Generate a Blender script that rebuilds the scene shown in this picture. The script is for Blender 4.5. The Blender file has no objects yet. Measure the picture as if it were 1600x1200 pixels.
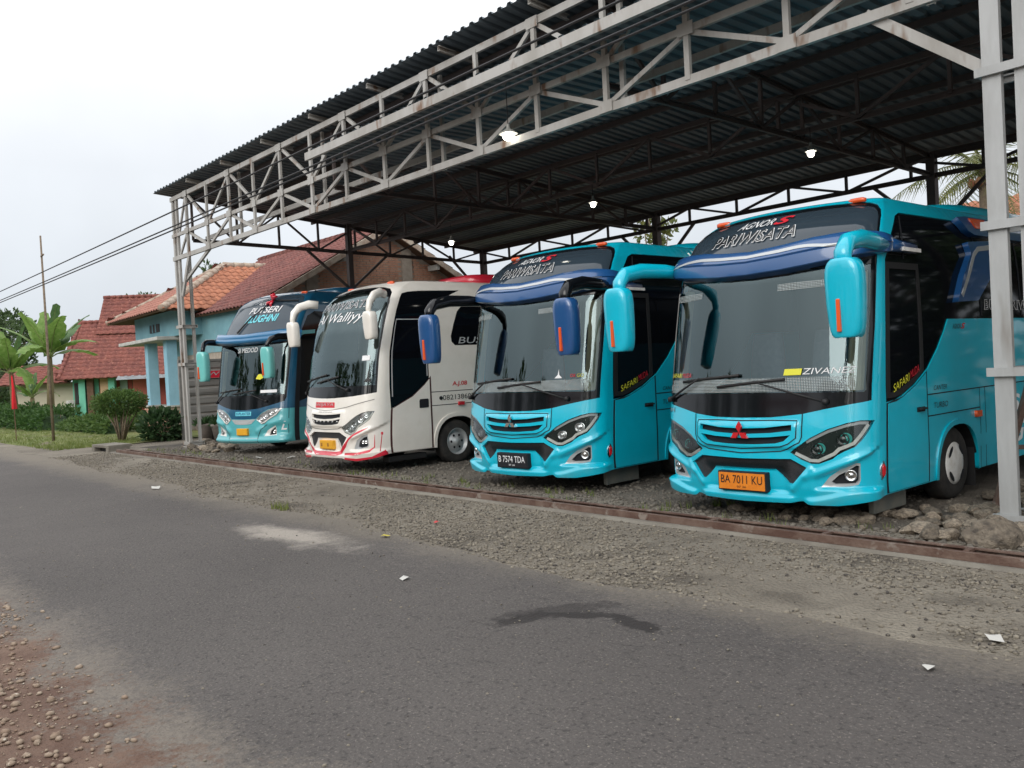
import bpy, bmesh, math, random
import numpy as np
from mathutils import Vector, Matrix
from mathutils.geometry import delaunay_2d_cdt
R = random.Random(7)
SC = bpy.context.scene
COL = SC.collection

# ------------------------------------------------------------------ camera
F_PX = 1387.0
CAM_H = 1.6
MW = np.array([[0.6489, 0.7594, -0.0526], [-0.0186, -0.0538, -0.9984], [-0.7607, 0.6484, -0.0207]])

def _axes():
    v1 = np.array([-1185., 34., F_PX]); v2 = np.array([1620., -116., F_PX])
    X = -v1 / np.linalg.norm(v1); Y = v2 / np.linalg.norm(v2)
    Y = Y - X * (X @ Y); Y /= np.linalg.norm(Y)
    Z = np.cross(X, Y)
    if Z[1] > 0: Z = -Z
    return np.array([X, Y, Z])
MW = _axes()                                    # rows: world axes in camera coordinates (x right, y down, z forward)
cd = bpy.data.cameras.new('camera'); cam = bpy.data.objects.new('camera', cd); COL.objects.link(cam)
cd.sensor_width = 36.0; cd.lens = F_PX / 1600 * 36.0; cd.clip_end = 2000; cd.clip_start = 0.05
rt = MW @ np.array([1, 0, 0]); up = MW @ np.array([0, -1, 0]); bk = MW @ np.array([0, 0, -1])
cam.matrix_world = Matrix(((rt[0], up[0], bk[0], 0), (rt[1], up[1], bk[1], 0), (rt[2], up[2], bk[2], CAM_H), (0, 0, 0, 1)))
SC.camera = cam
SC.render.resolution_x, SC.render.resolution_y = 1024, 768

def ray(px, py):
    return MW @ np.array([(px - 800) / F_PX, (py - 600) / F_PX, 1.0])
def at(px, py, depth):
    return Vector(np.array([0, 0, CAM_H]) + depth * ray(px, py))
def gz(px, py, z=0.0):
    r = ray(px, py); t = (z - CAM_H) / r[2]
    return Vector((t * r[0], t * r[1], z))

# ------------------------------------------------------------------ sky, sun, exposure
W = bpy.data.worlds.new('World'); SC.world = W; W.use_nodes = True
nt = W.node_tree; nt.nodes.clear()
def N(t, tree, **kw):
    n = tree.nodes.new(t)
    for k, v in kw.items(): setattr(n, k, v)
    return n
SUN_EL, SUN_AZ = math.radians(26), math.radians(152)
sky = N('ShaderNodeTexSky', nt, sky_type='NISHITA'); sky.sun_disc = False
sky.sun_elevation = SUN_EL; sky.sun_rotation = SUN_AZ; sky.dust_density = 4.0; sky.air_density = 1.0
hs = N('ShaderNodeHueSaturation', nt); hs.inputs['Saturation'].default_value = 0.35
nt.links.new(sky.outputs[0], hs.inputs['Color'])
tc = N('ShaderNodeTexCoord', nt); sp = N('ShaderNodeSeparateXYZ', nt); nt.links.new(tc.outputs['Generated'], sp.inputs[0])
ab = N('ShaderNodeMath', nt, operation='ABSOLUTE'); nt.links.new(sp.outputs['Z'], ab.inputs[0])
rp = N('ShaderNodeValToRGB', nt)                       # overcast sky: the zenith about twice as bright as the horizon
rp.color_ramp.elements[0].position = 0.0; rp.color_ramp.elements[0].color = (5.7, 6.2, 6.75, 1)
rp.color_ramp.elements[1].position = 1.0; rp.color_ramp.elements[1].color = (17.0, 17.2, 17.6, 1)
e = rp.color_ramp.elements.new(0.22); e.color = (7.5, 7.85, 8.3, 1)
e = rp.color_ramp.elements.new(0.5); e.color = (14, 14.1, 14.3, 1)
nz = N('ShaderNodeTexNoise', nt); nz.inputs['Scale'].default_value = 2.2; nz.inputs['Detail'].default_value = 5
nt.links.new(tc.outputs['Generated'], nz.inputs['Vector'])
mr = N('ShaderNodeMapRange', nt); mr.inputs[1].default_value = .3; mr.inputs[2].default_value = .7; mr.inputs[3].default_value = .86; mr.inputs[4].default_value = 1.12
nt.links.new(nz.outputs['Fac'], mr.inputs[0])
nt.links.new(ab.outputs[0], rp.inputs[0])
mu = N('ShaderNodeVectorMath', nt, operation='SCALE'); nt.links.new(rp.outputs[0], mu.inputs[0]); nt.links.new(mr.outputs[0], mu.inputs['Scale'])
mx = N('ShaderNodeMixRGB', nt); mx.inputs[0].default_value = 0.85
nt.links.new(hs.outputs[0], mx.inputs[1]); nt.links.new(mu.outputs[0], mx.inputs[2])
bg = N('ShaderNodeBackground', nt); bg.inputs['Strength'].default_value = 0.12
nt.links.new(mx.outputs[0], bg.inputs[0])
wo = N('ShaderNodeOutputWorld', nt); nt.links.new(bg.outputs[0], wo.inputs[0])
sl = bpy.data.lights.new('sun', 'SUN'); sl.energy = 1.4; sl.angle = math.radians(40); sl.color = (1, .96, .9)
so = bpy.data.objects.new('sun', sl); COL.objects.link(so)
sdir = Vector((math.cos(SUN_EL) * math.sin(SUN_AZ), math.cos(SUN_EL) * math.cos(SUN_AZ), math.sin(SUN_EL)))
so.rotation_euler = sdir.to_track_quat('Z', 'Y').to_euler()
SC.view_settings.view_transform = 'Standard'; SC.view_settings.look = 'None'
SC.view_settings.gamma = 1; SC.view_settings.use_curve_mapping = False; SC.view_settings.exposure = 0.06
SC.cycles.use_denoising = True
SC.cycles.max_bounces = 8; SC.cycles.transparent_max_bounces = 12

# ------------------------------------------------------------------ materials
MATS = {}
def mat(name, col=(.5, .5, .5), col2=None, scale=4., rough=.6, metal=0., bump=0., bscale=60., coat=0., detail=6., spec=.5,
        rnd=0., emit=0., lo=.4, hi=.62, stretch=(1, 1, 1), voro=0., col3=None, s3=40., f3=(.62, .7), world=False):
    if name in MATS: return MATS[name]
    m = bpy.data.materials.new(name); m.use_nodes = True; t = m.node_tree
    b = t.nodes['Principled BSDF']
    b.inputs['Roughness'].default_value = rough; b.inputs['Metallic'].default_value = metal
    b.inputs['Coat Weight'].default_value = coat; b.inputs['Coat Roughness'].default_value = .06
    b.inputs['Specular IOR Level'].default_value = spec
    b.inputs['Base Color'].default_value = (*col, 1)
    tcn = N('ShaderNodeTexCoord', t); mp = N('ShaderNodeMapping', t); mp.inputs['Scale'].default_value = stretch
    if world:
        ge = N('ShaderNodeNewGeometry', t); t.links.new(ge.outputs['Position'], mp.inputs[0])
    else: t.links.new(tcn.outputs['Object'], mp.inputs[0])
    last = None
    if col2 is not None:
        n = N('ShaderNodeTexNoise', t); n.inputs['Scale'].default_value = scale; n.inputs['Detail'].default_value = detail; n.inputs['Roughness'].default_value = .65
        t.links.new(mp.outputs[0], n.inputs['Vector'])
        r = N('ShaderNodeMapRange', t); r.inputs[1].default_value = lo; r.inputs[2].default_value = hi; t.links.new(n.outputs['Fac'], r.inputs[0])
        x = N('ShaderNodeMixRGB', t); x.inputs[1].default_value = (*col, 1); x.inputs[2].default_value = (*col2, 1)
        t.links.new(r.outputs[0], x.inputs[0]); last = x.outputs[0]
    if col3 is not None:
        n = N('ShaderNodeTexNoise', t); n.inputs['Scale'].default_value = s3; n.inputs['Detail'].default_value = 3
        t.links.new(mp.outputs[0], n.inputs['Vector'])
        r = N('ShaderNodeMapRange', t); r.inputs[1].default_value = f3[0]; r.inputs[2].default_value = f3[1]; t.links.new(n.outputs['Fac'], r.inputs[0])
        x = N('ShaderNodeMixRGB', t); x.inputs[1].default_value = (*col, 1); x.inputs[2].default_value = (*col3, 1)
        if last: t.links.new(last, x.inputs[1])
        t.links.new(r.outputs[0], x.inputs[0]); last = x.outputs[0]
    if rnd:
        oi = N('ShaderNodeObjectInfo', t); r = N('ShaderNodeMapRange', t); r.inputs[3].default_value = 1 - rnd; r.inputs[4].default_value = 1 + rnd
        t.links.new(oi.outputs['Random'], r.inputs[0])
        x = N('ShaderNodeVectorMath', t, operation='SCALE'); x.inputs[0].default_value = col
        if last: t.links.new(last, x.inputs[0])
        t.links.new(r.outputs[0], x.inputs['Scale']); last = x.outputs[0]
    if last: t.links.new(last, b.inputs['Base Color'])
    if bump:
        if voro:
            n = N('ShaderNodeTexVoronoi', t); n.inputs['Scale'].default_value = bscale; o = n.outputs['Distance']
        else:
            n = N('ShaderNodeTexNoise', t); n.inputs['Scale'].default_value = bscale; n.inputs['Detail'].default_value = 4; o = n.outputs['Fac']
        t.links.new(mp.outputs[0], n.inputs['Vector'])
        u = N('ShaderNodeBump', t); u.inputs['Strength'].default_value = bump; u.inputs['Distance'].default_value = .02
        t.links.new(o, u.inputs['Height']); t.links.new(u.outputs[0], b.inputs['Normal'])
    if emit:
        b.inputs['Emission Color'].default_value = (*col, 1); b.inputs['Emission Strength'].default_value = emit
    MATS[name] = m
    return m

def glass(name, tint=(.6, .68, .68), ior=1.9, rough=0.0, refl=(1, 1, 1)):
    if name in MATS: return MATS[name]
    m = bpy.data.materials.new(name); m.use_nodes = True; t = m.node_tree; t.nodes.clear()
    o = N('ShaderNodeOutputMaterial', t); f = N('ShaderNodeFresnel', t); f.inputs['IOR'].default_value = ior
    a = N('ShaderNodeBsdfTransparent', t); a.inputs[0].default_value = (*tint, 1)
    g = N('ShaderNodeBsdfGlossy', t); g.inputs['Roughness'].default_value = rough; g.inputs[0].default_value = (*refl, 1)
    x = N('ShaderNodeMixShader', t)
    t.links.new(f.outputs[0], x.inputs[0]); t.links.new(a.outputs[0], x.inputs[1]); t.links.new(g.outputs[0], x.inputs[2]); t.links.new(x.outputs[0], o.inputs[0])
    MATS[name] = m
    return m

def perforated(name, col, scale=70.):
    m = bpy.data.materials.new(name); m.use_nodes = True; t = m.node_tree
    b = t.nodes['Principled BSDF']; b.inputs['Base Color'].default_value = (*col, 1); b.inputs['Roughness'].default_value = .6
    tcn = N('ShaderNodeTexCoord', t); mp = N('ShaderNodeMapping', t); t.links.new(tcn.outputs['Object'], mp.inputs[0]); mp.inputs['Scale'].default_value = (scale, 0, scale)
    s = N('ShaderNodeSeparateXYZ', t); t.links.new(mp.outputs[0], s.inputs[0])
    fs = []
    for ax in ('X', 'Z'):
        fr = N('ShaderNodeMath', t, operation='FRACT'); t.links.new(s.outputs[ax], fr.inputs[0])
        g = N('ShaderNodeMath', t, operation='GREATER_THAN'); g.inputs[1].default_value = .38; t.links.new(fr.outputs[0], g.inputs[0]); fs.append(g)
    mm = N('ShaderNodeMath', t, operation='MULTIPLY'); t.links.new(fs[0].outputs[0], mm.inputs[0]); t.links.new(fs[1].outputs[0], mm.inputs[1])
    tr = N('ShaderNodeBsdfTransparent', t); x = N('ShaderNodeMixShader', t)
    t.links.new(mm.outputs[0], x.inputs[0]); t.links.new(tr.outputs[0], x.inputs[1]); t.links.new(b.outputs[0], x.inputs[2])
    t.links.new(x.outputs[0], t.nodes['Material Output'].inputs[0])
    return m

# ------------------------------------------------------------------ object helpers
def link(name, me, m=None, parent=None):
    o = bpy.data.objects.new(name, me); COL.objects.link(o)
    if m is not None and me is not None and not me.materials: me.materials.append(m)
    if parent is not None: o.parent = parent
    return o
def tag(o, label=None, cat=None, group=None, kind=None):
    if label: o['label'] = label
    if cat: o['category'] = cat
    if group: o['group'] = group
    if kind: o['kind'] = kind
    return o
def thing(name, label, cat, loc=(0, 0, 0), rz=0., group=None):
    o = bpy.data.objects.new(name, None); COL.objects.link(o); o.location = loc; o.rotation_euler = (0, 0, rz)
    o.empty_display_size = .1
    return tag(o, label, cat, group)
def mesh(verts, faces, smooth=False):
    me = bpy.data.meshes.new('m'); me.from_pydata([tuple(map(float, v)) for v in verts], [], [tuple(f) for f in faces]); me.update()
    if smooth: me.polygons.foreach_set('use_smooth', [True] * len(me.polygons))
    return me
class MB:
    def __init__(s): s.v = []; s.f = []
    def add(s, v, f):
        n = len(s.v); s.v += [tuple(map(float, p)) for p in v]; s.f += [tuple(i + n for i in q) for q in f]; return s
    def box(s, lo, hi):
        (a, b, c), (d, e, f) = lo, hi
        return s.add([(a, b, c), (d, b, c), (d, e, c), (a, e, c), (a, b, f), (d, b, f), (d, e, f), (a, e, f)],
                     [(0, 3, 2, 1), (4, 5, 6, 7), (0, 1, 5, 4), (1, 2, 6, 5), (2, 3, 7, 6), (3, 0, 4, 7)])
    def beam(s, p, q, w, h, upv=(0, 0, 1)):
        p = Vector(p); q = Vector(q); d = (q - p).normalized(); u = Vector(upv)
        r = d.cross(u)
        if r.length < 1e-4: r = d.cross(Vector((1, 0, 0)))
        r.normalize(); u = r.cross(d).normalized(); r = r * (w / 2); u = u * (h / 2)
        v = [p - r - u, p + r - u, p + r + u, p - r + u, q - r - u, q + r - u, q + r + u, q - r + u]
        return s.add(v, [(0, 1, 2, 3), (7, 6, 5, 4), (0, 4, 5, 1), (1, 5, 6, 2), (2, 6, 7, 3), (3, 7, 4, 0)])
    def channel(s, p, q, w, h, upv=(0, 0, 1), t=.008, flip=1):
        """C profile: web of height h, flanges of width w pointing along flip * (d x up), with small lips."""
        p = Vector(p); q = Vector(q); d = (q - p).normalized(); u = Vector(upv); r = d.cross(u)
        if r.length < 1e-4: r = Vector((1, 0, 0))
        r.normalize(); u = r.cross(d).normalized(); r = r * flip
        lip = min(.02, h * .18)
        prof = [(w, h / 2 - lip), (w, h / 2), (0, h / 2), (0, -h / 2), (w, -h / 2), (w, -h / 2 + lip)]
        inn = [(w - t, h / 2 - lip), (w - t, h / 2 - t), (t, h / 2 - t), (t, -h / 2 + t), (w - t, -h / 2 + t), (w - t, -h / 2 + lip)]
        v = []
        for e in (p, q):
            for pr in (prof, inn):
                for a, b in pr: v.append(e + r * (a - w / 2) + u * b)
        f = []
        for i in range(5):
            f += [(i, i + 1, 13 + i, 12 + i), (7 + i, 6 + i, 18 + i, 19 + i), (i, 6 + i, 7 + i, i + 1), (12 + i, 13 + i, 19 + i, 18 + i)]
        f += [(0, 12, 18, 6), (5, 11, 23, 17)]
        return s.add(v, f)
    def cyl(s, p, q, r0, r1=None, n=10, cap=True):
        return s.tube([p, q], [r0, r0 if r1 is None else r1], n, cap)
    def tube(s, pts, rad, n=8, cap=True, upv=None):
        pts = [Vector(p) for p in pts]; rings = []; prev = None
        for i, p in enumerate(pts):
            d = (pts[min(i + 1, len(pts) - 1)] - pts[max(i - 1, 0)]).normalized()
            u = Vector(upv) if upv is not None else (prev if prev is not None else (Vector((0, 0, 1)) if abs(d.z) < .9 else Vector((1, 0, 0))))
            a = d.cross(u).normalized(); b = a.cross(d).normalized(); prev = b
            r = rad[i] if isinstance(rad, (list, tuple)) else rad
            ra, rb = r if isinstance(r, (list, tuple)) else (r, r)
            ring = []
            for k in range(n):
                th = 2 * math.pi * k / n; ring.append(p + a * (math.cos(th) * ra) + b * (math.sin(th) * rb))
            rings.append(ring)
        v = [p for r_ in rings for p in r_]; f = []
        for i in range(len(pts) - 1):
            for k in range(n):
                k2 = (k + 1) % n; f.append((i * n + k, (i + 1) * n + k, (i + 1) * n + k2, i * n + k2))
        if cap: f += [tuple(range(n)), tuple(reversed(range((len(pts) - 1) * n, len(pts) * n)))]
        return s.add(v, f)
    def lathe(s, prof, n=24, axis='z', o=(0, 0, 0)):
        v = []; f = []; m = len(prof)
        for k in range(n):
            th = 2 * math.pi * k / n
            for r, h in prof:
                c_, s_ = math.cos(th) * r, math.sin(th) * r
                if axis == 'z': v.append((o[0] + c_, o[1] + s_, o[2] + h))
                else: v.append((o[0] + h, o[1] + c_, o[2] + s_))
        for k in range(n):
            k2 = (k + 1) % n
            for i in range(m - 1): f.append((k * m + i, k2 * m + i, k2 * m + i + 1, k * m + i + 1))
        return s.add(v, f)
    def build(s, name, m, parent=None, smooth=False, bevel=0):
        me = mesh(s.v, s.f, smooth); o = link(name, me, m, parent)
        if bevel:
            b = o.modifiers.new('bevel', 'BEVEL'); b.width = bevel; b.segments = 2; b.limit_method = 'ANGLE'
        return o
def loft(rings, closed=True, cap=True):
    n = len(rings[0]); v = [p for r in rings for p in r]; f = []
    for i in range(len(rings) - 1):
        for k in range(n if closed else n - 1):
            k2 = (k + 1) % n; f.append((i * n + k, i * n + k2, (i + 1) * n + k2, (i + 1) * n + k))
    if cap and closed: f += [tuple(reversed(range(n))), tuple(range((len(rings) - 1) * n, len(rings) * n))]
    return v, f
def copy_tree(o, parent=None):
    c = o.copy(); COL.objects.link(c); c.parent = parent
    for ch in list(o.children): copy_tree(ch, c)
    return c
def inpoly(pts, poly):
    x, y = pts[:, 0], pts[:, 1]; ins = np.zeros(len(pts), bool); n = len(poly)
    for i in range(n):
        x1, y1 = poly[i]; x2, y2 = poly[(i + 1) % n]
        if y1 == y2: continue
        c_ = ((y1 > y) != (y2 > y)) & (x < (x2 - x1) * (y - y1) / (y2 - y1) + x1)
        ins ^= c_
    return ins
def densify(poly, step):
    out = []
    for i in range(len(poly)):
        a = poly[i]; b = poly[(i + 1) % len(poly)]; L = math.hypot(b[0] - a[0], b[1] - a[1]); n = max(1, int(math.ceil(L / step)))
        for k in range(n): out.append((a[0] + (b[0] - a[0]) * k / n, a[1] + (b[1] - a[1]) * k / n))
    return out
def cdt(poly, holes, us, vs, step):
    loops = [densify(poly, step)] + [densify(h, step) for h in holes]
    pts = []; edges = []
    for lp in loops:
        n0 = len(pts); pts += lp; edges += [(n0 + i, n0 + (i + 1) % len(lp)) for i in range(len(lp))]
    g = np.array([(u, v) for u in us for v in vs], float).reshape(-1, 2)
    if len(g):
        k = inpoly(g, poly)
        for h in holes: k &= ~inpoly(g, h)
        g = g[k]
        if len(g):
            b = np.array(pts); keep = np.ones(len(g), bool)
            for i in range(0, len(g), 2000):
                d = ((g[i:i + 2000, None, :] - b[None]) ** 2).sum(2).min(1); keep[i:i + 2000] = d > (step * .35) ** 2
            g = g[keep]
        pts += [tuple(p) for p in g]
    r = delaunay_2d_cdt([Vector(p) for p in pts], edges, [], 0, 1e-6)
    co = np.array([(p[0], p[1]) for p in r[0]]); tri = np.array([f for f in r[2] if len(f) == 3])
    ce = co[tri].mean(1); k = inpoly(ce, poly)
    for h in holes: k &= ~inpoly(ce, h)
    tri = tri[k]
    a = co[tri]; ar = (a[:, 1, 0] - a[:, 0, 0]) * (a[:, 2, 1] - a[:, 0, 1]) - (a[:, 2, 0] - a[:, 0, 0]) * (a[:, 1, 1] - a[:, 0, 1])
    tri[ar < 0] = tri[ar < 0][:, ::-1]
    tri = tri[np.abs(ar) > 1e-10]
    return co, tri, loops
def mir(p): return [(-a, b) for a, b in reversed(p)]
def sym(half):
    """right half of an outline (from the centre line round to the centre line) -> whole outline"""
    return half + [(-a, b) for a, b in reversed(half) if abs(a) > 1e-6]
# ------------------------------------------------------------------ ground, road, verge
def noise1(x, seed=0):
    return sum(math.sin(x * f * 1.7 + seed * 3.1 + f) * a for f, a in ((.35, .5), (.9, .28), (2.1, .16), (4.7, .09), (9.3, .05), (17., .03)))
M_GROUND = mat('earth and gravel ground', (.135, .116, .092), (.25, .222, .178), scale=.55, rough=.95, bump=.9, bscale=42, voro=1, lo=.36, hi=.66, col3=(.075, .063, .05), s3=1.3, f3=(.56, .72), detail=10, world=True)
g = tag(link('ground', mesh([(-420, -300, 0), (300, -300, 0), (300, 420, 0), (-420, 420, 0)], [(0, 1, 2, 3)]), M_GROUND), kind='structure')

def asphalt():
    m = mat('worn asphalt', (.072, .064, .060), (.098, .087, .081), scale=.35, rough=.9, bump=.9, bscale=46, lo=.35, hi=.7, detail=8, world=True)
    t = m.node_tree; b = t.nodes['Principled BSDF']; src = b.inputs['Base Color'].links[0].from_socket
    ge = N('ShaderNodeNewGeometry', t); sp_ = N('ShaderNodeSeparateXYZ', t); t.links.new(ge.outputs['Position'], sp_.inputs[0])
    def noise(scale, det=4):
        n = N('ShaderNodeTexNoise', t); n.inputs['Scale'].default_value = scale; n.inputs['Detail'].default_value = det; n.inputs['Roughness'].default_value = .7; t.links.new(ge.outputs['Position'], n.inputs['Vector']); return n.outputs['Fac']
    def rng(s, a, b_, c=0., d=1.):
        r = N('ShaderNodeMapRange', t); r.inputs[1].default_value = a; r.inputs[2].default_value = b_; r.inputs[3].default_value = c; r.inputs[4].default_value = d; t.links.new(s, r.inputs[0]); return r.outputs[0]
    def op(o, a, b_):
        n = N('ShaderNodeMath', t, operation=o)
        for i, x in enumerate((a, b_)):
            if isinstance(x, (int, float)): n.inputs[i].default_value = x
            else: t.links.new(x, n.inputs[i])
        return n.outputs[0]
    def mixc(fac, a, c):
        x = N('ShaderNodeMixRGB', t); t.links.new(fac, x.inputs[0]); t.links.new(a, x.inputs[1]); x.inputs[2].default_value = (*c, 1); return x.outputs[0]
    # light aggregate speckle, dark speckle
    c = mixc(op('MULTIPLY', rng(noise(62, 3), .57, .66), .62), src, (.24, .215, .19))
    c = mixc(op('MULTIPLY', rng(noise(34, 4), .45, .36), .75), c, (.03, .027, .026))
    # dust blown in from both verges
    y = sp_.outputs['Y']
    e1 = rng(y, 3.6, 5.0); e2 = rng(y, 2.0, 1.35); ed = op('MAXIMUM', e1, e2)
    du = op('MULTIPLY', rng(op('ADD', op('ADD', ed, op('MULTIPLY', op('SUBTRACT', noise(1.3, 9), .5), 1.5)), op('MULTIPLY', op('SUBTRACT', noise(26, 5), .5), 1.6)), .5, 1.15), .62)
    c = mixc(du, c, (.22, .188, .152))
    fe = op('MULTIPLY', rng(op('ADD', op('ADD', y, op('MULTIPLY', op('SUBTRACT', noise(1.1, 9), .5), 1.3)), op('MULTIPLY', op('SUBTRACT', noise(24, 5), .5), .7)), 4.2, 4.95), .85)
    c = mixc(fe, c, (.175, .152, .12))
    c = mixc(op('MULTIPLY', rng(noise(.16, 6), .52, .70), .14), c, (.15, .138, .125))
    # pale powder patch by the verge and the wet stain
    def spot(cx, cy, rx, ry, amp, sharp, ns=2.2, ang=0., na=2.0):
        ca, sa = math.cos(ang), math.sin(ang); ex_ = op('SUBTRACT', sp_.outputs['X'], cx); ey_ = op('SUBTRACT', y, cy)
        dx = op('MULTIPLY', op('ADD', op('MULTIPLY', ex_, ca), op('MULTIPLY', ey_, sa)), 1 / rx); dy = op('MULTIPLY', op('ADD', op('MULTIPLY', ex_, -sa), op('MULTIPLY', ey_, ca)), 1 / ry)
        d = op('SQRT', op('ADD', op('MULTIPLY', dx, dx), op('MULTIPLY', dy, dy)), 0.)
        d = op('ADD', op('ADD', d, op('MULTIPLY', op('SUBTRACT', noise(ns, 9), .5), na)), op('MULTIPLY', op('SUBTRACT', noise(34, 4), .5), .9))
        return op('MULTIPLY', rng(d, 1.0, 1.0 - sharp), amp)
    p = gz(455, 838); c = mixc(spot(p.x, p.y, 1.25, .34, .75, .7), c, (.40, .36, .31))
    for (a_, b_, ry_, am) in (((775, 980), (860, 962), .10, .85), ((830, 962), (985, 966), .075, .97), ((960, 964), (1026, 990), .09, .97), ((760, 975), (960, 945), .16, .6)):
        P0, P1 = gz(*a_), gz(*b_); c = mixc(spot((P0.x + P1.x) / 2, (P0.y + P1.y) / 2, (P1 - P0).length * .58, ry_, am, .3, 7., math.atan2(P1.y - P0.y, P1.x - P0.x), 2.4), c, (.022, .018, .017))
    br = rng(op('ADD', op('ADD', y, op('MULTIPLY', op('SUBTRACT', noise(1.5, 9), .5), 1.5)), op('MULTIPLY', op('SUBTRACT', noise(30, 5), .5), .8)), 1.34, 1.12)
    x = N('ShaderNodeMixRGB', t); t.links.new(br, x.inputs[0]); t.links.new(c, x.inputs[1]); dn_ = N('ShaderNodeMixRGB', t); t.links.new(rng(noise(2.2, 8), .4, .62), dn_.inputs[0]); dn_.inputs[1].default_value = (.105, .058, .04, 1); dn_.inputs[2].default_value = (.165, .105, .075, 1); t.links.new(dn_.outputs[0], x.inputs[2]); c = x.outputs[0]
    t.links.new(c, b.inputs['Base Color'])
    return m
def ragged(xs, y0, amp, seed, off=0.): return [(x, y0(x) + noise1(x * 1.6, seed) * amp + off) for x in xs]
xs = np.concatenate([np.linspace(-170, -45, 24), np.linspace(-44, -16, 60), np.linspace(-15.8, 4, 120), np.linspace(5, 60, 14)])
yfar = lambda x: 4.62 + .035 * max(0, -x - 6) * (1 if x > -24 else 0) + (.63 if x <= -24 else 0)
ynear = lambda x: .25
far = ragged(xs, yfar, .17, 1); near = ragged(xs, ynear, .13, 5)
v = []; f = []
for (x, a), (_, b_) in zip(near, far):
    v += [(x, a + (b_ - a) * k / 4, .006 + .012 * math.sin(k / 4 * math.pi)) for k in range(5)]
for i in range(len(xs) - 1):
    for k in range(4): f.append((i * 5 + k, (i + 1) * 5 + k, (i + 1) * 5 + k + 1, i * 5 + k + 1))
tag(link('road', mesh(v, f, True), asphalt()), kind='structure')

M_DIRT = mat('red brown dirt', (.12, .066, .043), (.17, .105, .07), scale=1.6, rough=.97, bump=.7, bscale=30, col3=(.27, .23, .18), s3=1.4, f3=(.60, .74), detail=9, world=True)
xd = np.linspace(-16, 4, 160)
dn = [(x, .72 + noise1(x * 1.9, 9) * .17 - max(0, x + 3.6) * .25) for x in xd]
v = []; f = []
for x, yy in dn: v += [(x, yy, .010), (x, yy - .3, .022), (x, -6, .03)]
for i in range(len(dn) - 1):
    for k in range(2): f.append((i * 3 + k + 1, (i + 1) * 3 + k + 1, (i + 1) * 3 + k, i * 3 + k))
tag(link('dirt_verge', mesh(v, f), M_DIRT), kind='structure')

# grass strip beyond the shelter
M_LAWN = mat('short grass ground', (.10, .13, .03), (.18, .19, .06), scale=1.2, rough=.95, bump=.5, bscale=30, col3=(.16, .13, .09), s3=.7, f3=(.56, .68), world=True)
xl = np.linspace(-150, -25.2, 70); v = []; f = []
for x in xl:
    a = 5.95 + noise1(x * 1.3, 3) * .18 + max(0, x + 27) * .55
    v += [(x, a, .004), (x, 8.0 + max(0, x + 27) * .2, .03), (x, 60, .035)]
for i in range(len(xl) - 1):
    for k in range(2): f.append((i * 3 + k, (i + 1) * 3 + k, (i + 1) * 3 + k + 1, i * 3 + k + 1))
tag(link('lawn', mesh(v, f), M_LAWN), kind='structure')
# yard ground under the shelter: gravel darker than the verge ground
M_YARD = mat('dark brown gravel', (.06, .052, .044), (.15, .13, .105), scale=.8, rough=.93, bump=.9, bscale=38, voro=1, detail=9, world=True)
v = []; f = []; xy_ = np.linspace(-23.6, 6, 90)
for x in xy_: v += [(x, 7.55 + noise1(x, 4) * .22 - (.15 if x > -7 else 0), .005), (x, 19.5, .005)]
for i in range(len(xy_) - 1): f.append((2 * i, 2 * i + 2, 2 * i + 3, 2 * i + 1))
tag(link('yard', mesh(v, f), M_YARD), kind='structure')

# concrete strip with the rusty gate track
M_CONC = mat('worn concrete', (.20, .185, .155), (.135, .12, .10), scale=1.5, rough=.9, bump=.4, bscale=40, detail=9, world=True)
M_RUST = mat('rusty steel', (.095, .05, .036), (.165, .11, .085), scale=5, rough=.75, bump=.3, bscale=60, col3=(.24, .20, .17), s3=9, f3=(.6, .7), world=True)
v = []; f = []; xs2 = np.linspace(-22.6, 4, 150)
for x in xs2:
    e = noise1(x * 2.3, 6) * .035
    v += [(x, 6.45 + e, .002), (x, 6.475 + e, .028), (x, 6.82 - e * .6, .03), (x, 6.85 - e * .6, .002)]
for i in range(len(xs2) - 1):
    for k in range(3): f.append((i * 4 + k, (i + 1) * 4 + k, (i + 1) * 4 + k + 1, i * 4 + k + 1))
tag(link('concrete_strip', mesh(v, f), M_CONC), kind='structure')
TR = thing('gate_track', 'long rusty steel gate track laid on the concrete strip before the buses', 'track', (0, 6.62, .03))
mb = MB()
for y in (-.085, .085):
    mb.channel((-22.3, y, .03), (4, y, .03), .05, .06, (0, 0, 1), .008, 1 if y > 0 else -1)
mb.build('rail', M_RUST, TR)
for k in range(23): MB().box((-21.8 + k * 1.12 - .02, -.06, .045), (-21.8 + k * 1.12 + .02, .06, .064)).build('tie_bar', M_RUST, TR)

# ------------------------------------------------------------------ shelter
M_STEEL = mat('grey painted steel', (.42, .41, .39), (.33, .315, .29), scale=2.2, rough=.55, bump=.1, bscale=30, col3=(.19, .12, .08), s3=5, f3=(.60, .72), metal=.1, stretch=(1, 1, .35))
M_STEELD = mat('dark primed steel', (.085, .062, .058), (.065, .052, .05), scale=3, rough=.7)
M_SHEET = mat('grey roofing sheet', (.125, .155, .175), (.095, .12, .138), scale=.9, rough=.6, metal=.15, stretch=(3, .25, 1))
SH = thing('vehicle_shelter', 'long open steel shelter with lattice truss front and corrugated sheet roof', 'shelter', (0, 0, 0))
YT, Z1, ZA, ZB = 8.1, 6.12, 5.22, 4.66; PIT = 1.243; X0 = -21.08
tr = MB()
tr.channel((-22.1, YT, Z1), (6, YT, Z1), .05, .10, (0, 0, 1), .006, -1); FT = tr.build('front_truss', M_STEEL, SH)
def part(fn, name, m, par, *a, **k):
    b_ = MB(); getattr(b_, fn)(*a, **k); return b_.build(name, m, par)
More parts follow.
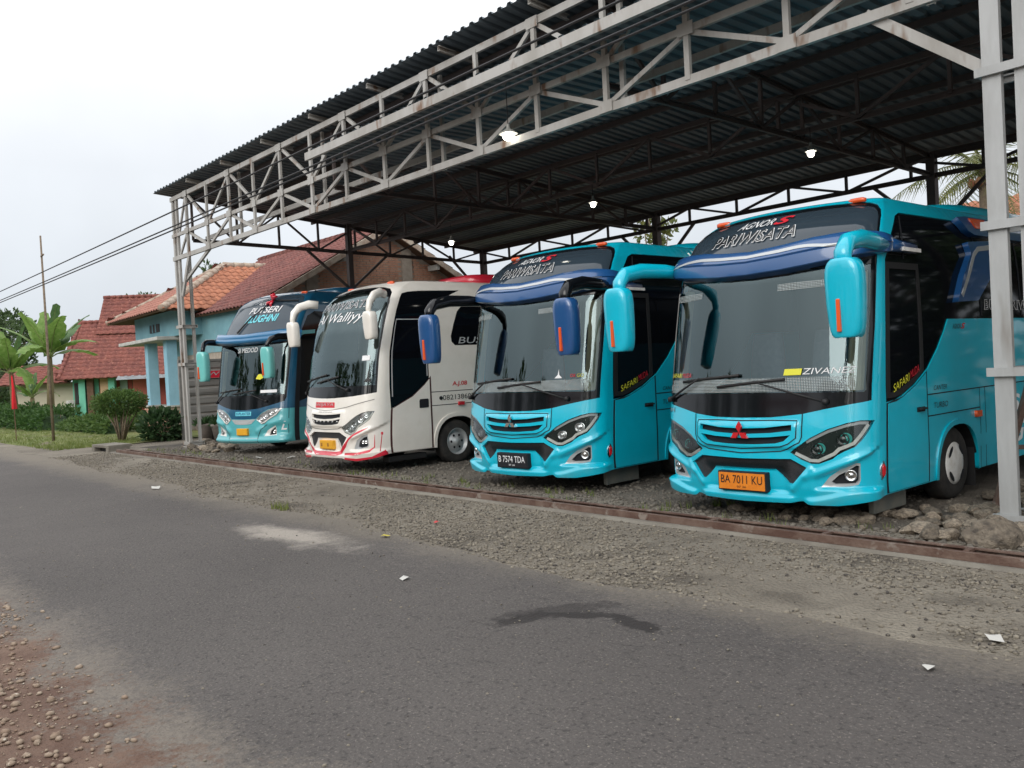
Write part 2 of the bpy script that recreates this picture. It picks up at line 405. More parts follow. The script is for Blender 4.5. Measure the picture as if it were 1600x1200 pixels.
part('channel', 'middle_chord', M_STEEL, FT, (-22.1, YT, ZA), (6, YT, ZA), .05, .08, flip=-1)
part('channel', 'bottom_chord', M_STEEL, FT, (-22.1, YT, ZB), (6, YT, ZB), .06, .10, flip=-1)
part('channel', 'inner_chord', M_STEEL, FT, (-22.1, YT + .85, ZA), (6, YT + .85, ZA), .05, .10, flip=-1)
nodes = [X0 + k * PIT for k in range(22)]
for k, x in enumerate(nodes):
    part('channel', 'vertical', M_STEEL, FT, (x, YT - .015, ZB), (x, YT - .015, Z1), .045, .07, (1, 0, 0), .006, 1)
    if k % 3 == 2: part('channel', 'vertical', M_STEEL, FT, (x + .09, YT + .2, ZB), (x + .09, YT + .2, Z1), .045, .07, (1, 0, 0), .006, 1)
for k in range(len(nodes) - 1):
    a, b_ = nodes[k], nodes[k + 1]; yy = YT + .012
    if k % 2 == 0:
        part('channel', 'diagonal', M_STEEL, FT, (a + .05, yy, Z1 - .05), (b_ - .04, yy, ZA + .05), .04, .06, flip=-1); part('channel', 'diagonal', M_STEEL, FT, (a + .05, yy, ZA - .04), (b_ - .04, yy, ZB + .06), .04, .06, flip=-1)
    else:
        part('channel', 'diagonal', M_STEEL, FT, (a + .04, yy, ZA + .05), (b_ - .05, yy, Z1 - .05), .04, .06, flip=-1); part('channel', 'diagonal', M_STEEL, FT, (a + .04, yy, ZB + .06), (b_ - .05, yy, ZA - .04), .04, .06, flip=-1)
for k, x in enumerate(nodes):
    for z in ((ZB + .02, ZA) if k % 2 else (Z1 - .02, ZA)):
        part('box', 'gusset', M_STEEL, FT, (x - .11, YT - .048, z - .07), (x + .11, YT - .042, z + .07))
# first bay between the column and the first node, knee braces
part('channel', 'diagonal', M_STEEL, FT, (-21.62, YT, ZA + .05), (-21.13, YT, Z1 - .06), .04, .06, flip=-1); part('channel', 'diagonal', M_STEEL, FT, (-21.62, YT, 4.72), (-21.12, YT, ZA - .04), .04, .06, flip=-1)
part('channel', 'knee_brace', M_STEEL, FT, (-21.65, YT, 3.72), (-21.08, YT, 4.66), .05, .10, flip=-1); part('channel', 'knee_brace', M_STEEL, FT, (-21.5, YT + .03, 4.06), (-19.86, YT + .03, 4.66), .05, .07, flip=-1)
part('channel', 'knee_brace', M_STEEL, FT, (-3.02, YT + .05, 3.86), (-4.12, YT + .05, 4.71), .06, .10, flip=1); part('channel', 'knee_brace', M_STEEL, FT, (-2.62, YT, 3.95), (-1.9, YT, 4.66), .06, .10, flip=-1)
# gutter beam along the front with a lower sheet behind it
part('channel', 'gutter_beam', M_STEEL, FT, (-13.98, 7.52, 5.40), (6, 7.52, 5.36), .06, .13, flip=-1)
def sheet(name, par, x0, x1, y0, z0, y1, z1, m, pitch=.2, h=.035, ny=2):
    n = int(round((x1 - x0) / pitch)); prof = []
    for k in range(n):
        xx = x0 + k * pitch; prof += [(xx, 0), (xx + pitch * .5, 0), (xx + pitch * .6, h), (xx + pitch * .9, h)]
    prof.append((x1 + .02, 0)); vv = []; ff = []; c = len(prof)
    for j in range(ny + 1):
        t = j / ny
        for xx, hh in prof: vv.append((xx, y0 + (y1 - y0) * t, z0 + (z1 - z0) * t + hh))
    for j in range(ny):
        for i in range(c - 1): ff.append((j * c + i, j * c + i + 1, (j + 1) * c + i + 1, (j + 1) * c + i))
    return link(name, mesh(vv, ff), m, par)
for k in range(20):
    x = -13.95 + k * 1.0
    if x > 5: break
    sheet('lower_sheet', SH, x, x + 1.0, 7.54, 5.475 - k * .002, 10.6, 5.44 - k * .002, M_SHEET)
rz = lambda y: 6.36 - .098 * (y - 7.86)
for k in range(29):
    x = -22.62 + k * 1.0
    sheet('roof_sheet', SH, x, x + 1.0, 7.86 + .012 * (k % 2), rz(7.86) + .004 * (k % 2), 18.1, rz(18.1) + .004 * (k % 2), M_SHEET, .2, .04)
for i, y in enumerate(np.arange(8.7, 18.0, 1.15)):
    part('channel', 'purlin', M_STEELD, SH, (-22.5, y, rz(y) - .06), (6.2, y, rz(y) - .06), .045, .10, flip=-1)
for k in range(14):                                     # purlin stubs under the eave
    x = -20.5 + k * 2.0; part('channel', 'eave_stub', M_STEEL, SH, (x, 7.9, rz(7.9) - .06), (x, 8.6, rz(8.6) - .06), .05, .08)
def column(x, y, zt, m, w=.34, s=.13, zb=0., plate_=True, bats=(.95, 1.95, 2.9, 3.9, 4.6)):
    c0 = MB(); c0.box((x - w / 2 - .06, y - w / 2 - .06, zb), (x + w / 2 + .06, y + w / 2 + .06, zb + .03)); co_ = c0.build('column', m, SH)
    for sx in (-1, 1):
        for sy_ in (-1, 1):
            if sx < 0 < sy_: continue
            part('channel', 'post', m, co_, (x + sx * (w / 2 - s * .35), y + sy_ * (w / 2 - .03), zb), (x + sx * (w / 2 - s * .35), y + sy_ * (w / 2 - .03), zt), .055, s, (1, 0, 0), .007, -sy_)
    for z in bats:
        for sy_ in (-1, 1): part('channel', 'batten', m, co_, (x - w / 2 - .07, y + sy_ * (w / 2 + .02), z), (x + w / 2 + .07, y + sy_ * (w / 2 + .02), z), .035, .075, (0, 0, 1), .006, sy_)
        for sx in (-1, 1): part('channel', 'batten', m, co_, (x + sx * (w / 2 + .045), y - w / 2, z), (x + sx * (w / 2 + .045), y + w / 2, z), .03, .07, (0, 0, 1), .006, sx)
    return co_
M_GALV = mat('galvanised steel', (.47, .48, .48), (.38, .385, .38), scale=3, rough=.5, metal=.25, bump=.1, bscale=50, col3=(.22, .19, .16), s3=4, f3=(.60, .76), stretch=(1, 1, .2))
column(-2.90, 8.27, 6.1, M_GALV, .36, .15, 0, bats=(.06, 1.32, 2.57, 3.87, 5.2))
column(-21.9, 8.24, 6.12, M_STEEL, .30, .095, 0, bats=(.10, 2.05, 2.98))
# left end truss, rear truss, rear posts, inner trusses
def y_truss(x, m, y0=8.3, y1=17.3, n=8, name='side_truss'):
    tz = lambda y: 6.06 - .1 * (y - 8.1)
    t_ = part('channel', name, m, SH, (x, y0, tz(y0)), (x, y1, tz(y1)), .05, .09)
    part('channel', 'bottom_chord', m, t_, (x, y0, 5.03), (x, y1, 4.80), .05, .09)
    ys = np.linspace(y0, y1, n + 1); bz = lambda y: 5.03 - .0256 * (y - y0)
    for i, y in enumerate(ys): part('beam', 'vertical', m, t_, (x, y, bz(y)), (x, y, tz(y)), .05, .05)
    for i in range(n):
        a, b_ = (ys[i], ys[i + 1]); up_ = i % 2 == 0
        part('beam', 'diagonal', m, t_, (x, a, tz(a) if up_ else bz(a)), (x, b_, bz(b_) if up_ else tz(b_)), .045, .045)
    return t_
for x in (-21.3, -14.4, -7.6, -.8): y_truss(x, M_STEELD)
def x_truss(y, zb, zt, m, name='rear_truss', n=20, xa=-21.4, xb=5.4):
    t_ = part('channel', name, m, SH, (xa, y, zt), (xb, y, zt), .05, .09); part('channel', 'bottom_chord', m, t_, (xa, y, zb), (xb, y, zb), .05, .09)
    xs_ = np.linspace(xa, xb, n + 1)
    for i, x in enumerate(xs_): part('beam', 'vertical', m, t_, (x, y, zb), (x, y, zt), .05, .05)
    for i in range(n):
        a, b_ = xs_[i], xs_[i + 1]; up_ = i % 2 == 0
        part('beam', 'diagonal', m, t_, (a, y, zt if up_ else zb), (b_, y, zb if up_ else zt), .045, .05)
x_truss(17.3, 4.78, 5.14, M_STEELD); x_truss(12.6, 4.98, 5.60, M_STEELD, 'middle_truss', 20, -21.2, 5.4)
for x in (-21.3, -14.4, -7.6, -.8): part('beam', 'rear_post', M_STEELD, SH, (x, 17.3, 0), (x, 17.3, 5.2), .16, .16); 
part('beam', 'side_post', M_STEELD, SH, (-21.3, 12.6, 0), (-21.3, 12.6, 5.7), .14, .14)
for x, y, zz in ((-21.3, 12.6, 3.9), (-21.3, 17.3, 3.7), (-14.4, 17.3, 3.7), (-7.6, 17.3, 3.7)):
    for s_ in (-1, 1):
        if x > -21 : part('beam', 'strut', M_STEELD, SH, (x, y, zz), (x + s_ * 1.2, y, 4.8), .06, .06)
        else: part('beam', 'strut', M_STEELD, SH, (x, y, zz), (x, y + s_ * 1.3, 4.95), .06, .06)
# rusty prop leaning beside the right column
pr = thing('prop_frame', 'dark rusty A-shaped steel prop leaning beside the galvanised column', 'prop', (-3.05, 8.75, 0))
mb = MB(); mb.beam((-.32, -.1, 0), (-.02, .25, 1.45), .05, .05); mb.build('leg', M_RUST, pr); mb = MB(); mb.beam((.42, .3, 0), (.10, .25, 1.95), .05, .05); mb.build('leg', M_RUST, pr)
mb = MB(); mb.beam((-.15, .05, .6), (.35, .28, .6), .04, .04); mb.build('rung', M_RUST, pr); mb = MB(); mb.beam((-.06, .2, 1.1), (.3, .27, 1.1), .04, .04); mb.build('rung', M_RUST, pr)
# lit lamps hanging under the roof
M_BULB = mat('lit bulb', (1.0, .95, .84), emit=11.); M_SOCK = mat('white lamp socket', (.32, .32, .3), rough=.4)
def lamp(loc, wire, label, big=1.):
    l = thing('hanging_lamp', label, 'lamp', loc, 0, 'lit lamps under the shelter roof')
    b_ = MB(); b_.lathe([(.001, .0), (.03 * big, .004), (.05 * big, .03), (.055 * big, .06), (.045 * big, .095), (.022 * big, .12)], 14); b_.build('bulb', M_BULB, l, True)
    b_ = MB(); b_.lathe([(.085 * big, .085), (.075 * big, .11), (.04, .15), (.025, .17), (.02, .22)], 14); b_.build('lamp_shade', M_SOCK, l, True)
    b_ = MB(); b_.cyl((0, 0, .22), (0, 0, wire), .006, .006, 5); b_.build('cord', mat('black rubber', (.012, .012, .013), rough=.6), l)
lamp((-9.16, 8.0, 4.66), 1.0, 'lit lamp hung on the front truss bottom chord', 1.5); lamp((-11.94, 12.5, 4.56), .45, 'lit lamp hung above the roof of the black-plated cyan bus')
lamp((-7.3, 12.5, 4.54), .45, 'lit lamp hung under the roof between the two cyan buses'); lamp((-16.53, 12.5, 4.46), .5, 'lit lamp hung above the roof of the white bus')
# overhead wires along the road, with their pole
M_WIRE = mat('black cable', (.02, .02, .022), rough=.7)
for k, (za, zb_, dy) in enumerate(((4.82, 0, -.18), (4.58, 0, 0.), (4.53, 0, .12))):
    w_ = MB(); pts = []
    for t in np.linspace(0, 1, 41):
        x = -62 + 74 * t; sag = -.12 * (1 - (2 * t - 1) ** 2); pts.append((x, 6.0 + dy * .3, za + sag))
    w_.tube(pts, .014, 5, False); tag(w_.build('overhead_wire', M_WIRE), ('uppermost', 'middle', 'lowest')[k] + ' of three black cables strung along the road past the shelter', 'cable', 'overhead cables')
# ------------------------------------------------------------------ buses
M_CYAN = mat('cyan bus paint', (.0, .49, .66), (.0, .46, .62), scale=3, rough=.32, coat=1.0, spec=.5, bump=.05, bscale=2.6, col3=(.09, .46, .56), s3=2.3, f3=(.60, .85))
M_BLUE = mat('blue bus paint', (.012, .075, .225), rough=.3, coat=1.0)
M_WHITE = mat('cream white bus paint', (.82, .785, .725), (.77, .735, .67), scale=2.5, rough=.33, coat=.8, bump=.05, bscale=2.6, col3=(.66, .61, .53), s3=1.9, f3=(.60, .85))
M_RED = mat('red bus paint', (.62, .02, .045), rough=.3, coat=.8)
M_TEALD = mat('dark teal bus paint', (.006, .075, .155), (.009, .095, .18), scale=2, rough=.3, coat=1.0)
M_TEALL = mat('pale teal bus paint', (.085, .40, .43), (.075, .37, .41), scale=3, rough=.34, coat=.8)
M_BLACKG = mat('gloss black panel', (.005, .006, .008), rough=.09, spec=.45)
M_GLASSD = mat('dark tinted glass', (.004, .005, .007), rough=.05, spec=.22)
M_GLASST = mat('smoked upper glass', (.03, .045, .06), rough=.06, spec=.6)
M_RUBBER = mat('black rubber', (.012, .012, .013), rough=.6)
M_GAP = mat('dark gap', (.006, .008, .012), rough=.8)
M_LINER = mat('dark cabin lining', (.02, .02, .021), rough=.9)
M_CHROME = mat('chrome', (.75, .76, .77), rough=.12, metal=1.)
M_SILVER = mat('silver trim', (.50, .52, .53), rough=.35, metal=.4)
M_TYRE = mat('tyre rubber', (.018, .018, .018), (.04, .036, .032), scale=8, rough=.85)
M_WHITEP = mat('white plastic', (.75, .75, .73), (.6, .58, .54), scale=9, rough=.4)
M_ORANGE = mat('amber reflector', (.75, .10, .02), rough=.25, coat=.6)
M_REDL = mat('red lamp lens', (.55, .012, .02), rough=.2, coat=.8)
M_PLATEO = mat('orange number plate', (.78, .24, .02), (.7, .2, .015), scale=20, rough=.45)
M_PLATEY = mat('yellow number plate', (.72, .36, .02), rough=.45)
M_PLATEB = mat('black number plate', (.015, .016, .02), rough=.4)
M_TXTW = mat('white lettering', (.78, .79, .8), rough=.5)
M_TXTG = mat('grey lettering', (.42, .44, .45), rough=.5)
M_TXTR = mat('red lettering', (.6, .015, .03), rough=.5)
M_TXTB = mat('black lettering', (.012, .012, .014), rough=.5)
M_TXTY = mat('yellow sticker', (.68, .66, .04), rough=.5)
M_TXTC = mat('pale teal lettering', (.16, .62, .72), rough=.5)
M_LAMPD = mat('dark lamp bowl', (.012, .022, .022), rough=.2, spec=.6)
M_LAMPC = mat('clear lamp bowl', (.30, .31, .32), (.6, .6, .6), scale=25, rough=.15, metal=.6)
M_AQUA = mat('aqua lamp ring', (.04, .42, .38), rough=.3)
M_CURT = mat('beige curtain', (.55, .47, .33), (.46, .38, .26), scale=30, rough=.9, stretch=(1, 1, .05))
M_SEAT = mat('seat fabric', (.06, .07, .09), (.1, .1, .12), scale=20, rough=.9)
M_DASH = mat('grey dashboard', (.10, .105, .11), rough=.7)
M_PERF = perforated('perforated sticker', (.45, .5, .5))
M_WS = glass('windscreen glass', (.70, .80, .82), 1.95, 0., (.76, .96, 1.0))
M_COVER = glass('lamp cover glass', (.9, .93, .93), 1.5)

def smooth_table(t, w=.07):
    zs = np.arange(-.2, 4.2, .01); v = np.interp(zs, [a for a, _ in t], [b for _, b in t])
    k = int(w / .01) | 1; ker = np.hanning(k + 2)[1:-1]; ker /= ker.sum()
    vp = np.pad(v, k, mode='edge'); return zs, np.convolve(vp, ker, 'same')[k:-k]

class Body:
    """Coach skin: plan curve (bowed front, rounded corner, straight side) swept up with lean and tumblehome; q runs along the plan, z up."""
    def __init__(s, xc, b, r, fz, kz, sc=1., L=7.4, relief=None):
        s.xc, s.b, s.r, s.sc, s.L, s.relief = xc, b, r, sc, L, relief
        s.th0 = math.atan(2 * b / xc); s.La = r * (math.pi / 2 - s.th0); s.w = xc + r * (1 - math.sin(s.th0)); s.ye = b + r * math.cos(s.th0)
        s.fz = smooth_table(fz); s.kz = smooth_table(kz); s.q_end = s.xc + s.La + L - s.ye
    def raw(s, q, z):
        a = np.abs(q); th = s.th0 + np.clip(a - s.xc, 0, s.La) / s.r
        x = np.where(a <= s.xc, a, s.xc + s.r * (np.sin(th) - math.sin(s.th0)))
        y = np.where(a <= s.xc, s.b * (a / s.xc) ** 2, s.b + s.r * (math.cos(s.th0) - np.cos(th)) + np.maximum(0, a - s.xc - s.La))
        f = np.interp(z, *s.fz); k = np.interp(z, *s.kz)
        t = np.clip((y - .1) / 1.6, 0, 1); g = 1 - t * t * (3 - 2 * t)
        return np.stack([np.sign(q) * x * k, y + f * g, z], -1) * s.sc
    def P(s, q, z, off=0.):
        q = np.asarray(q, float); z = np.asarray(z, float); e = 2e-3
        p = s.raw(q, z)
        n = np.cross(s.raw(q + e, z) - s.raw(q - e, z), s.raw(q, z + e) - s.raw(q, z - e)); n /= np.linalg.norm(n, axis=-1, keepdims=True) + 1e-12
        if s.relief is not None:
            def rl(q, z): return s.relief(np.abs(q), z)
            r0 = rl(q, z); p = p + n * r0[..., None]
            e2 = .012
            gq = (rl(q + e2, z) - rl(q - e2, z)) / (2 * e2); gzv = (rl(q, z + e2) - rl(q, z - e2)) / (2 * e2)
            tq = s.raw(q + e, z) - s.raw(q - e, z); tq /= np.linalg.norm(tq, axis=-1, keepdims=True)
            tz = s.raw(q, z + e) - s.raw(q, z - e); tz /= np.linalg.norm(tz, axis=-1, keepdims=True)
            nn = n - tq * gq[..., None] - tz * gzv[..., None]; nn /= np.linalg.norm(nn, axis=-1, keepdims=True)
        else: nn = n
        o = off(q, z) if callable(off) else off
        return p + n * np.asarray(o)[..., None] if np.ndim(o) else p + n * o, nn
    def pt(s, q, z, off=0.):
        p, n = s.P(np.array([q]), np.array([z]), off); return Vector(p[0]), Vector(n[0])

def panel(B, name, parent, poly, m, holes=(), off=0., thick=.015, step=.07, us=None, vs=None):
    a = np.array(poly)
    if us is None: us = np.arange(a[:, 0].min() + step * .5, a[:, 0].max(), step)
    if vs is None: vs = np.arange(a[:, 1].min() + step * .5, a[:, 1].max(), step)
    co, tri, loops = cdt(poly, holes, us, vs, step)
    p, n = B.P(co[:, 0], co[:, 1], off)
    v = [tuple(x) for x in p]; f = [tuple(int(i) for i in t) for t in tri]; nv = [tuple(x) for x in n]
    if thick:
        for li, lp in enumerate(loops):
            lq = np.array(lp); po, _ = B.P(lq[:, 0], lq[:, 1], off)
            oi = (lambda q, z, o=off: (o(q, z) if callable(o) else o) - thick)
            pi, _ = B.P(lq[:, 0], lq[:, 1], oi)
            n0 = len(v); k = len(lp); v += [tuple(x) for x in po] + [tuple(x) for x in pi]; nv += [(0, 0, 0)] * (2 * k)
            for i in range(k):
                j = (i + 1) % k; f.append((n0 + i, n0 + k + i, n0 + k + j, n0 + j))
    me = mesh(v, f, True)
    try: me.normals_split_custom_set_from_vertices(nv)
    except Exception: pass
    return link(name, me, m, parent)

def strip(pts, w):
    """ribbon polygon of width w along an open polyline in (q, z)"""
    L = []; Rr = []
    for i, (a, b) in enumerate(pts):
        p0 = pts[max(0, i - 1)]; p1 = pts[min(len(pts) - 1, i + 1)]
        dx, dy = p1[0] - p0[0], p1[1] - p0[1]; l = math.hypot(dx, dy) or 1
        ww = w[i] if isinstance(w, (list, tuple)) else w
        nx, ny = -dy / l * ww / 2, dx / l * ww / 2
        L.append((a + nx, b + ny)); Rr.append((a - nx, b - ny))
    return L + Rr[::-1]

def text_mesh(txt, offset=0., shear=0., font_res=3):
    c_ = bpy.data.curves.new('t', 'FONT'); c_.body = txt; c_.size = 1; c_.shear = shear; c_.resolution_u = font_res; c_.offset = offset
    o = bpy.data.objects.new('t', c_); COL.objects.link(o)
    bpy.context.view_layer.update()
    me = bpy.data.meshes.new_from_object(o.evaluated_get(bpy.context.evaluated_depsgraph_get()))
    bpy.data.objects.remove(o); bpy.data.curves.remove(c_)
    return me
_TX = {}
def text_on(B, name, parent, txt, q0, z0, width, height, m, off=.004, shear=0., offset=0., slope=0., ref=None):
    """lettering wrapped on the skin; (q0,z0) lower left corner, reading along +q"""
    key = (txt, offset, shear)
    if key not in _TX: _TX[key] = text_mesh(txt, offset, shear)
    if (txt, 0., shear) not in _TX: _TX[(txt, 0., shear)] = text_mesh(txt, 0., shear)
    base = np.array([v.co[:] for v in _TX[(txt, 0., shear)].vertices]); lo = base.min(0); hi = base.max(0)
    me = _TX[key].copy(); co = np.array([v.co[:] for v in me.vertices])
    u = (co[:, 0] - lo[0]) / (hi[0] - lo[0]) * width; w = (co[:, 1] - lo[1]) / (hi[1] - lo[1]) * height
    p, n = B.P(q0 + u, z0 + w + slope * u, off)
    me.vertices.foreach_set('co', p.ravel()); me.update(); me.materials.clear(); me.materials.append(m)
    return link(name, me, None, parent)

def obj_text(name, parent, txt, org, ux, uz, width, height, m, shear=0., offset=0., push=None):
    """flat lettering in a plane: org lower left corner, ux reading direction, uz up"""
    key = (txt, offset, shear)
    if key not in _TX: _TX[key] = text_mesh(txt, offset, shear)
    me = _TX[key].copy(); co = np.array([v.co[:] for v in me.vertices]); lo = co.min(0); hi = co.max(0)
    ux, uz, org = np.array(ux, float), np.array(uz, float), np.array(org, float)
    p = org + np.outer((co[:, 0] - lo[0]) / (hi[0] - lo[0]) * width, ux) + np.outer((co[:, 1] - lo[1]) / (hi[1] - lo[1]) * height, uz)
    me.vertices.foreach_set('co', p.ravel()); me.update(); me.materials.clear(); me.materials.append(m)
    return link(name, me, None, parent)

def disc_on(B, name, parent, q, z, r, m, off=-.02, depth=.03, rim=None, n=20):
    p, nn = B.pt(q, z, off); mb = MB(); a = nn.cross(Vector((0, 0, 1))).normalized(); b = a.cross(nn)
    prof = [(r, -depth), (r, 0), (r * .82, .006), (r * .78, -.004), (r * .4, .004), (0.001, .007)]
    v = []; f = []
    for k in range(n):
        th = 2 * math.pi * k / n
        for rr, h in prof: v.append(p + a * math.cos(th) * rr + b * math.sin(th) * rr + nn * h)
    mm = len(prof)
    for k in range(n):
        k2 = (k + 1) % n
        for i in range(mm - 1): f.append((k * mm + i, k * mm + i + 1, k2 * mm + i + 1, k2 * mm + i))
    return link(name, mesh(v, f, True), m, parent)

def roof_cap(B, parent, m, zt, h, name='roof'):
    L = B.L; qs = np.concatenate([np.linspace(-B.q_end, -1.6, 10), np.linspace(-1.5, 1.5, 31), np.linspace(1.6, B.q_end, 10)])
    p, _ = B.P(qs, np.full(len(qs), zt), 0.)
    yc = L * B.sc * .5; rings = []
    for ph in np.linspace(0, math.pi / 2, 9):
        s_ = max(1e-3, math.cos(ph) ** .7); ring = []
        for x, y, z in p: ring.append((x * s_, yc + (y - yc) * s_, z + h * math.sin(ph)))
        rings.append(ring)
    v, f = loft(rings, True, False)
    return link(name, mesh(v, f, True), m, parent)

def wheel(parent, c, r, style, sgn=1, name='wheel'):
    """axle along local x; sgn +1 shows its face towards +x"""
    mb = MB(); w = .11
    prof = [(r * .58, w), (r * .62, w * 1.02), (r * .8, w * 1.05), (r * .93, w * .95), (r * .985, w * .75), (r, w * .4), (r, -w * .4), (r * .985, -w * .75), (r * .9, -w), (r * .58, -w)]
    mb.lathe([(a, b * sgn) for a, b in prof], 32, 'x', c); t = mb.build('tyre', M_TYRE, None, True)
    w_ = mb = None
    o = t; o.name = name; o.parent = parent
    if style == 'cap':
        m2 = MB(); m2.lathe([(a, b * sgn) for a, b in [(r * .6, .085), (r * .6, .105), (r * .5, .125), (r * .3, .14), (.001, .145)]], 28, 'x', c)
        cap = m2.build('hubcap', M_WHITEP, o, True)
        for k in range(4):
            th = math.pi / 4 + k * math.pi / 2; m3 = MB(); v = []; cen = Vector((c[0] + sgn * .132, c[1] + math.cos(th) * r * .47, c[2] + math.sin(th) * r * .47))
            ring = []; td = Vector((0, -math.sin(th), math.cos(th))); rd = Vector((0, math.cos(th), math.sin(th)))
            for i in range(12):
                a = 2 * math.pi * i / 12; ring.append(cen + td * math.cos(a) * r * .2 + rd * math.sin(a) * r * .075)
            m3.add(ring, [tuple(range(12))]); m3.build('slot', M_GAP, o)
    else:
        m2 = MB(); m2.lathe([(a, b * sgn) for a, b in [(r * .62, .1), (r * .6, .118), (r * .57, .105), (r * .55, .05), (r * .45, .035), (r * .41, .075), (r * .2, .085), (r * .16, .12), (.001, .125)]], 28, 'x', c)
        m2.build('rim', M_SILVER, o, True)
        for k in range(6):
            th = k * math.pi / 3; m3 = MB(); ring = []
            for i in range(10):
                a = 2 * math.pi * i / 10; ring.append((c[0] + sgn * .088, c[1] + math.cos(th) * r * .31 + math.cos(a) * r * .06, c[2] + math.sin(th) * r * .31 + math.sin(a) * r * .06))
            m3.add(ring, [tuple(range(10))]); m3.build('vent_hole', M_GAP, o)
    return o

def rrect(cx, cy, z, a, b, p=3.2, n=20, tx=0., ty=0.):
    out = []
    for k in range(n):
        th = 2 * math.pi * k / n; c_, s_ = math.cos(th), math.sin(th)
        out.append((cx + a * math.copysign(abs(c_) ** (2 / p), c_), cy + b * math.copysign(abs(s_) ** (2 / p), s_), z))
    return out
def mirror_unit(parent, sgn, head, arm_pts, arm_r, mh, ma, marker=None, back=M_GLASSD, lean=0.):
    """side mirror: head = (x, y, z0, z1, half width, half depth)"""
    x, y, z0, z1, a, b = head; rings = []
    for t in (0, .02, .05, .1, .2, .32, .45, .6, .75, .85, .91, .96, 1):
        z = z0 + (z1 - z0) * t
        s_ = float(np.interp(t, [0, .03, .08, .2, .45, .75, .88, .95, 1], [.60, .74, .82, .90, .98, 1, .96, .84, .6]))
        rings.append(rrect(sgn * x + sgn * lean * (t - .5), y + .02 * (1 - t), z, a * s_, b * (.7 + .3 * s_), 3.6))
    v, f = loft(rings); o = link('mirror', mesh(v, f, True), mh, parent)
    g = MB(); gx, gy = sgn * x, y + b * .93
    g.add([(gx - a * .6, gy, z0 + .1), (gx + a * .6, gy, z0 + .1), (gx + a * .65, gy, z1 - .14), (gx - a * .65, gy, z1 - .14)], [(0, 1, 2, 3)]); g.build('mirror_glass', M_CHROME, o)
    if marker:
        mx_, w, m0, m1 = marker; g = MB(); g.box((sgn * x + mx_ - w, y - b - .004, m0), (sgn * x + mx_ + w, y - b + .04, m1)); g.build('marker_strip', M_ORANGE, o, bevel=.006)
    t_ = MB(); pts = [Vector((sgn * p[0], p[1], p[2])) for p in arm_pts]
    t_.tube(pts, arm_r, 12); t_.build('mirror_arm', ma, o, True)
    return o
def wiper(B, parent, base, elbow, tip0, tip1):
    mb = MB(); a = B.pt(*base, .03)[0]; e = B.pt(*elbow, .045)[0]; c0 = B.pt(*tip0, .012)[0]; c1 = B.pt(*tip1, .012)[0]
    mb.tube([a, a.lerp(e, .5) + Vector((0, -.012, 0)), e], [.013, .011, .008], 6)
    mb.tube([c0, c0.lerp(c1, .5) + Vector((0, -.012, .004)), c1], [(.011, .016)] * 3, 6)
    mb.cyl(a + Vector((0, .03, 0)), a + Vector((0, -.015, 0)), .03, .025, 10)
    return mb.build('wiper', M_RUBBER, parent, True)
def plate(B, parent, q0, q1, z0, z1, m, border=M_GAP):
    """number plate standing on its holder just proud of the bumper"""
    p = [B.pt(q, z, .0)[0] for q, z in ((q0, z0), (q1, z0), (q1, z1), (q0, z1))]
    y = min(v.y for v in p) - .05; yb = B.pt((q0 + q1) / 2, (z0 + z1) / 2)[0].y + .05; x0, x1 = p[0].x, p[1].x
    o = MB().box((x0, y, p[0].z), (x1, yb, p[2].z)).build('number_plate', border, parent, bevel=.008)
    e = .014
    f = MB().box((x0 + e, y - .004, p[0].z + e), (x1 - e, y + .01, p[2].z - e)).build('plate_face', m, o)
    return o, (x0 + e, y - .007, p[0].z + e, x1 - x0 - 2 * e, p[2].z - p[0].z - 2 * e)
def cabin(B, parent, zf=.62, zs=1.2, z1=2.3, curtains=True, name='dashboard'):
    """what shows through the windscreen: dashboard, curtains, seats, back wall"""
    s = B.sc
    d = MB(); qs = np.linspace(-1.05, 1.05, 15); rows = []
    for oo, zz in ((-.03, zs - .03), (-.10, zs - .005), (-.35, zs + .03), (-.52, zs - .04), (-.55, zf)):
        p, _ = B.P(qs * (.96 if oo < -.2 else 1), np.full(15, zz), oo); rows.append([tuple(x) for x in p])
    v, f = loft(rows, False, False); link(name, mesh(v, f, True), M_DASH, parent)
    MB().box((-B.w * .93 * s, 2.9, .5), (B.w * .93 * s, 2.95, 2.75)).build('cabin_wall', M_LINER, parent)
    MB().box((-B.w * .9 * s, .75, .5), (B.w * .9 * s, 6.8, .56)).build('cabin_floor', M_LINER, parent)
    for x in (-.6, .15, .65):
        m_ = MB(); v, f = loft([rrect(x, 1.45 + .05 * t, .95 + .85 * t, .22 * (1 - .25 * t ** 3), .07, 3) for t in np.linspace(0, 1, 7)]); m_.add(v, f)
        m_.box((x - .2, 1.0, .85), (x + .2, 1.45, .97)); m_.build('seat', M_SEAT, parent, True)
    sw = MB(); c0 = Vector((.55, .62, zs + .06)); ring = [c0 + Vector((math.cos(a) * .2, math.sin(a) * .12, math.sin(a) * .14)) for a in np.linspace(0, 2 * math.pi, 21)]
    sw.tube(ring, .014, 6, False); sw.build('steering_wheel', M_RUBBER, parent, True)
    if curtains:
        for sg in (-1, 1):
            q0, q1 = (.93, 1.15); mb = MB(); n = 17; rows = []
            for zz in np.linspace(zs + .02, z1, 6):
                qq = sg * np.linspace(q0, q1, n); p, _ = B.P(qq, np.full(n, zz), -.10 - .03 * np.cos(np.arange(n) * 1.9)); rows.append([tuple(x) for x in p])
            v, f = loft(rows, False, False); link('curtain', mesh(v, f, True), M_CURT, parent)

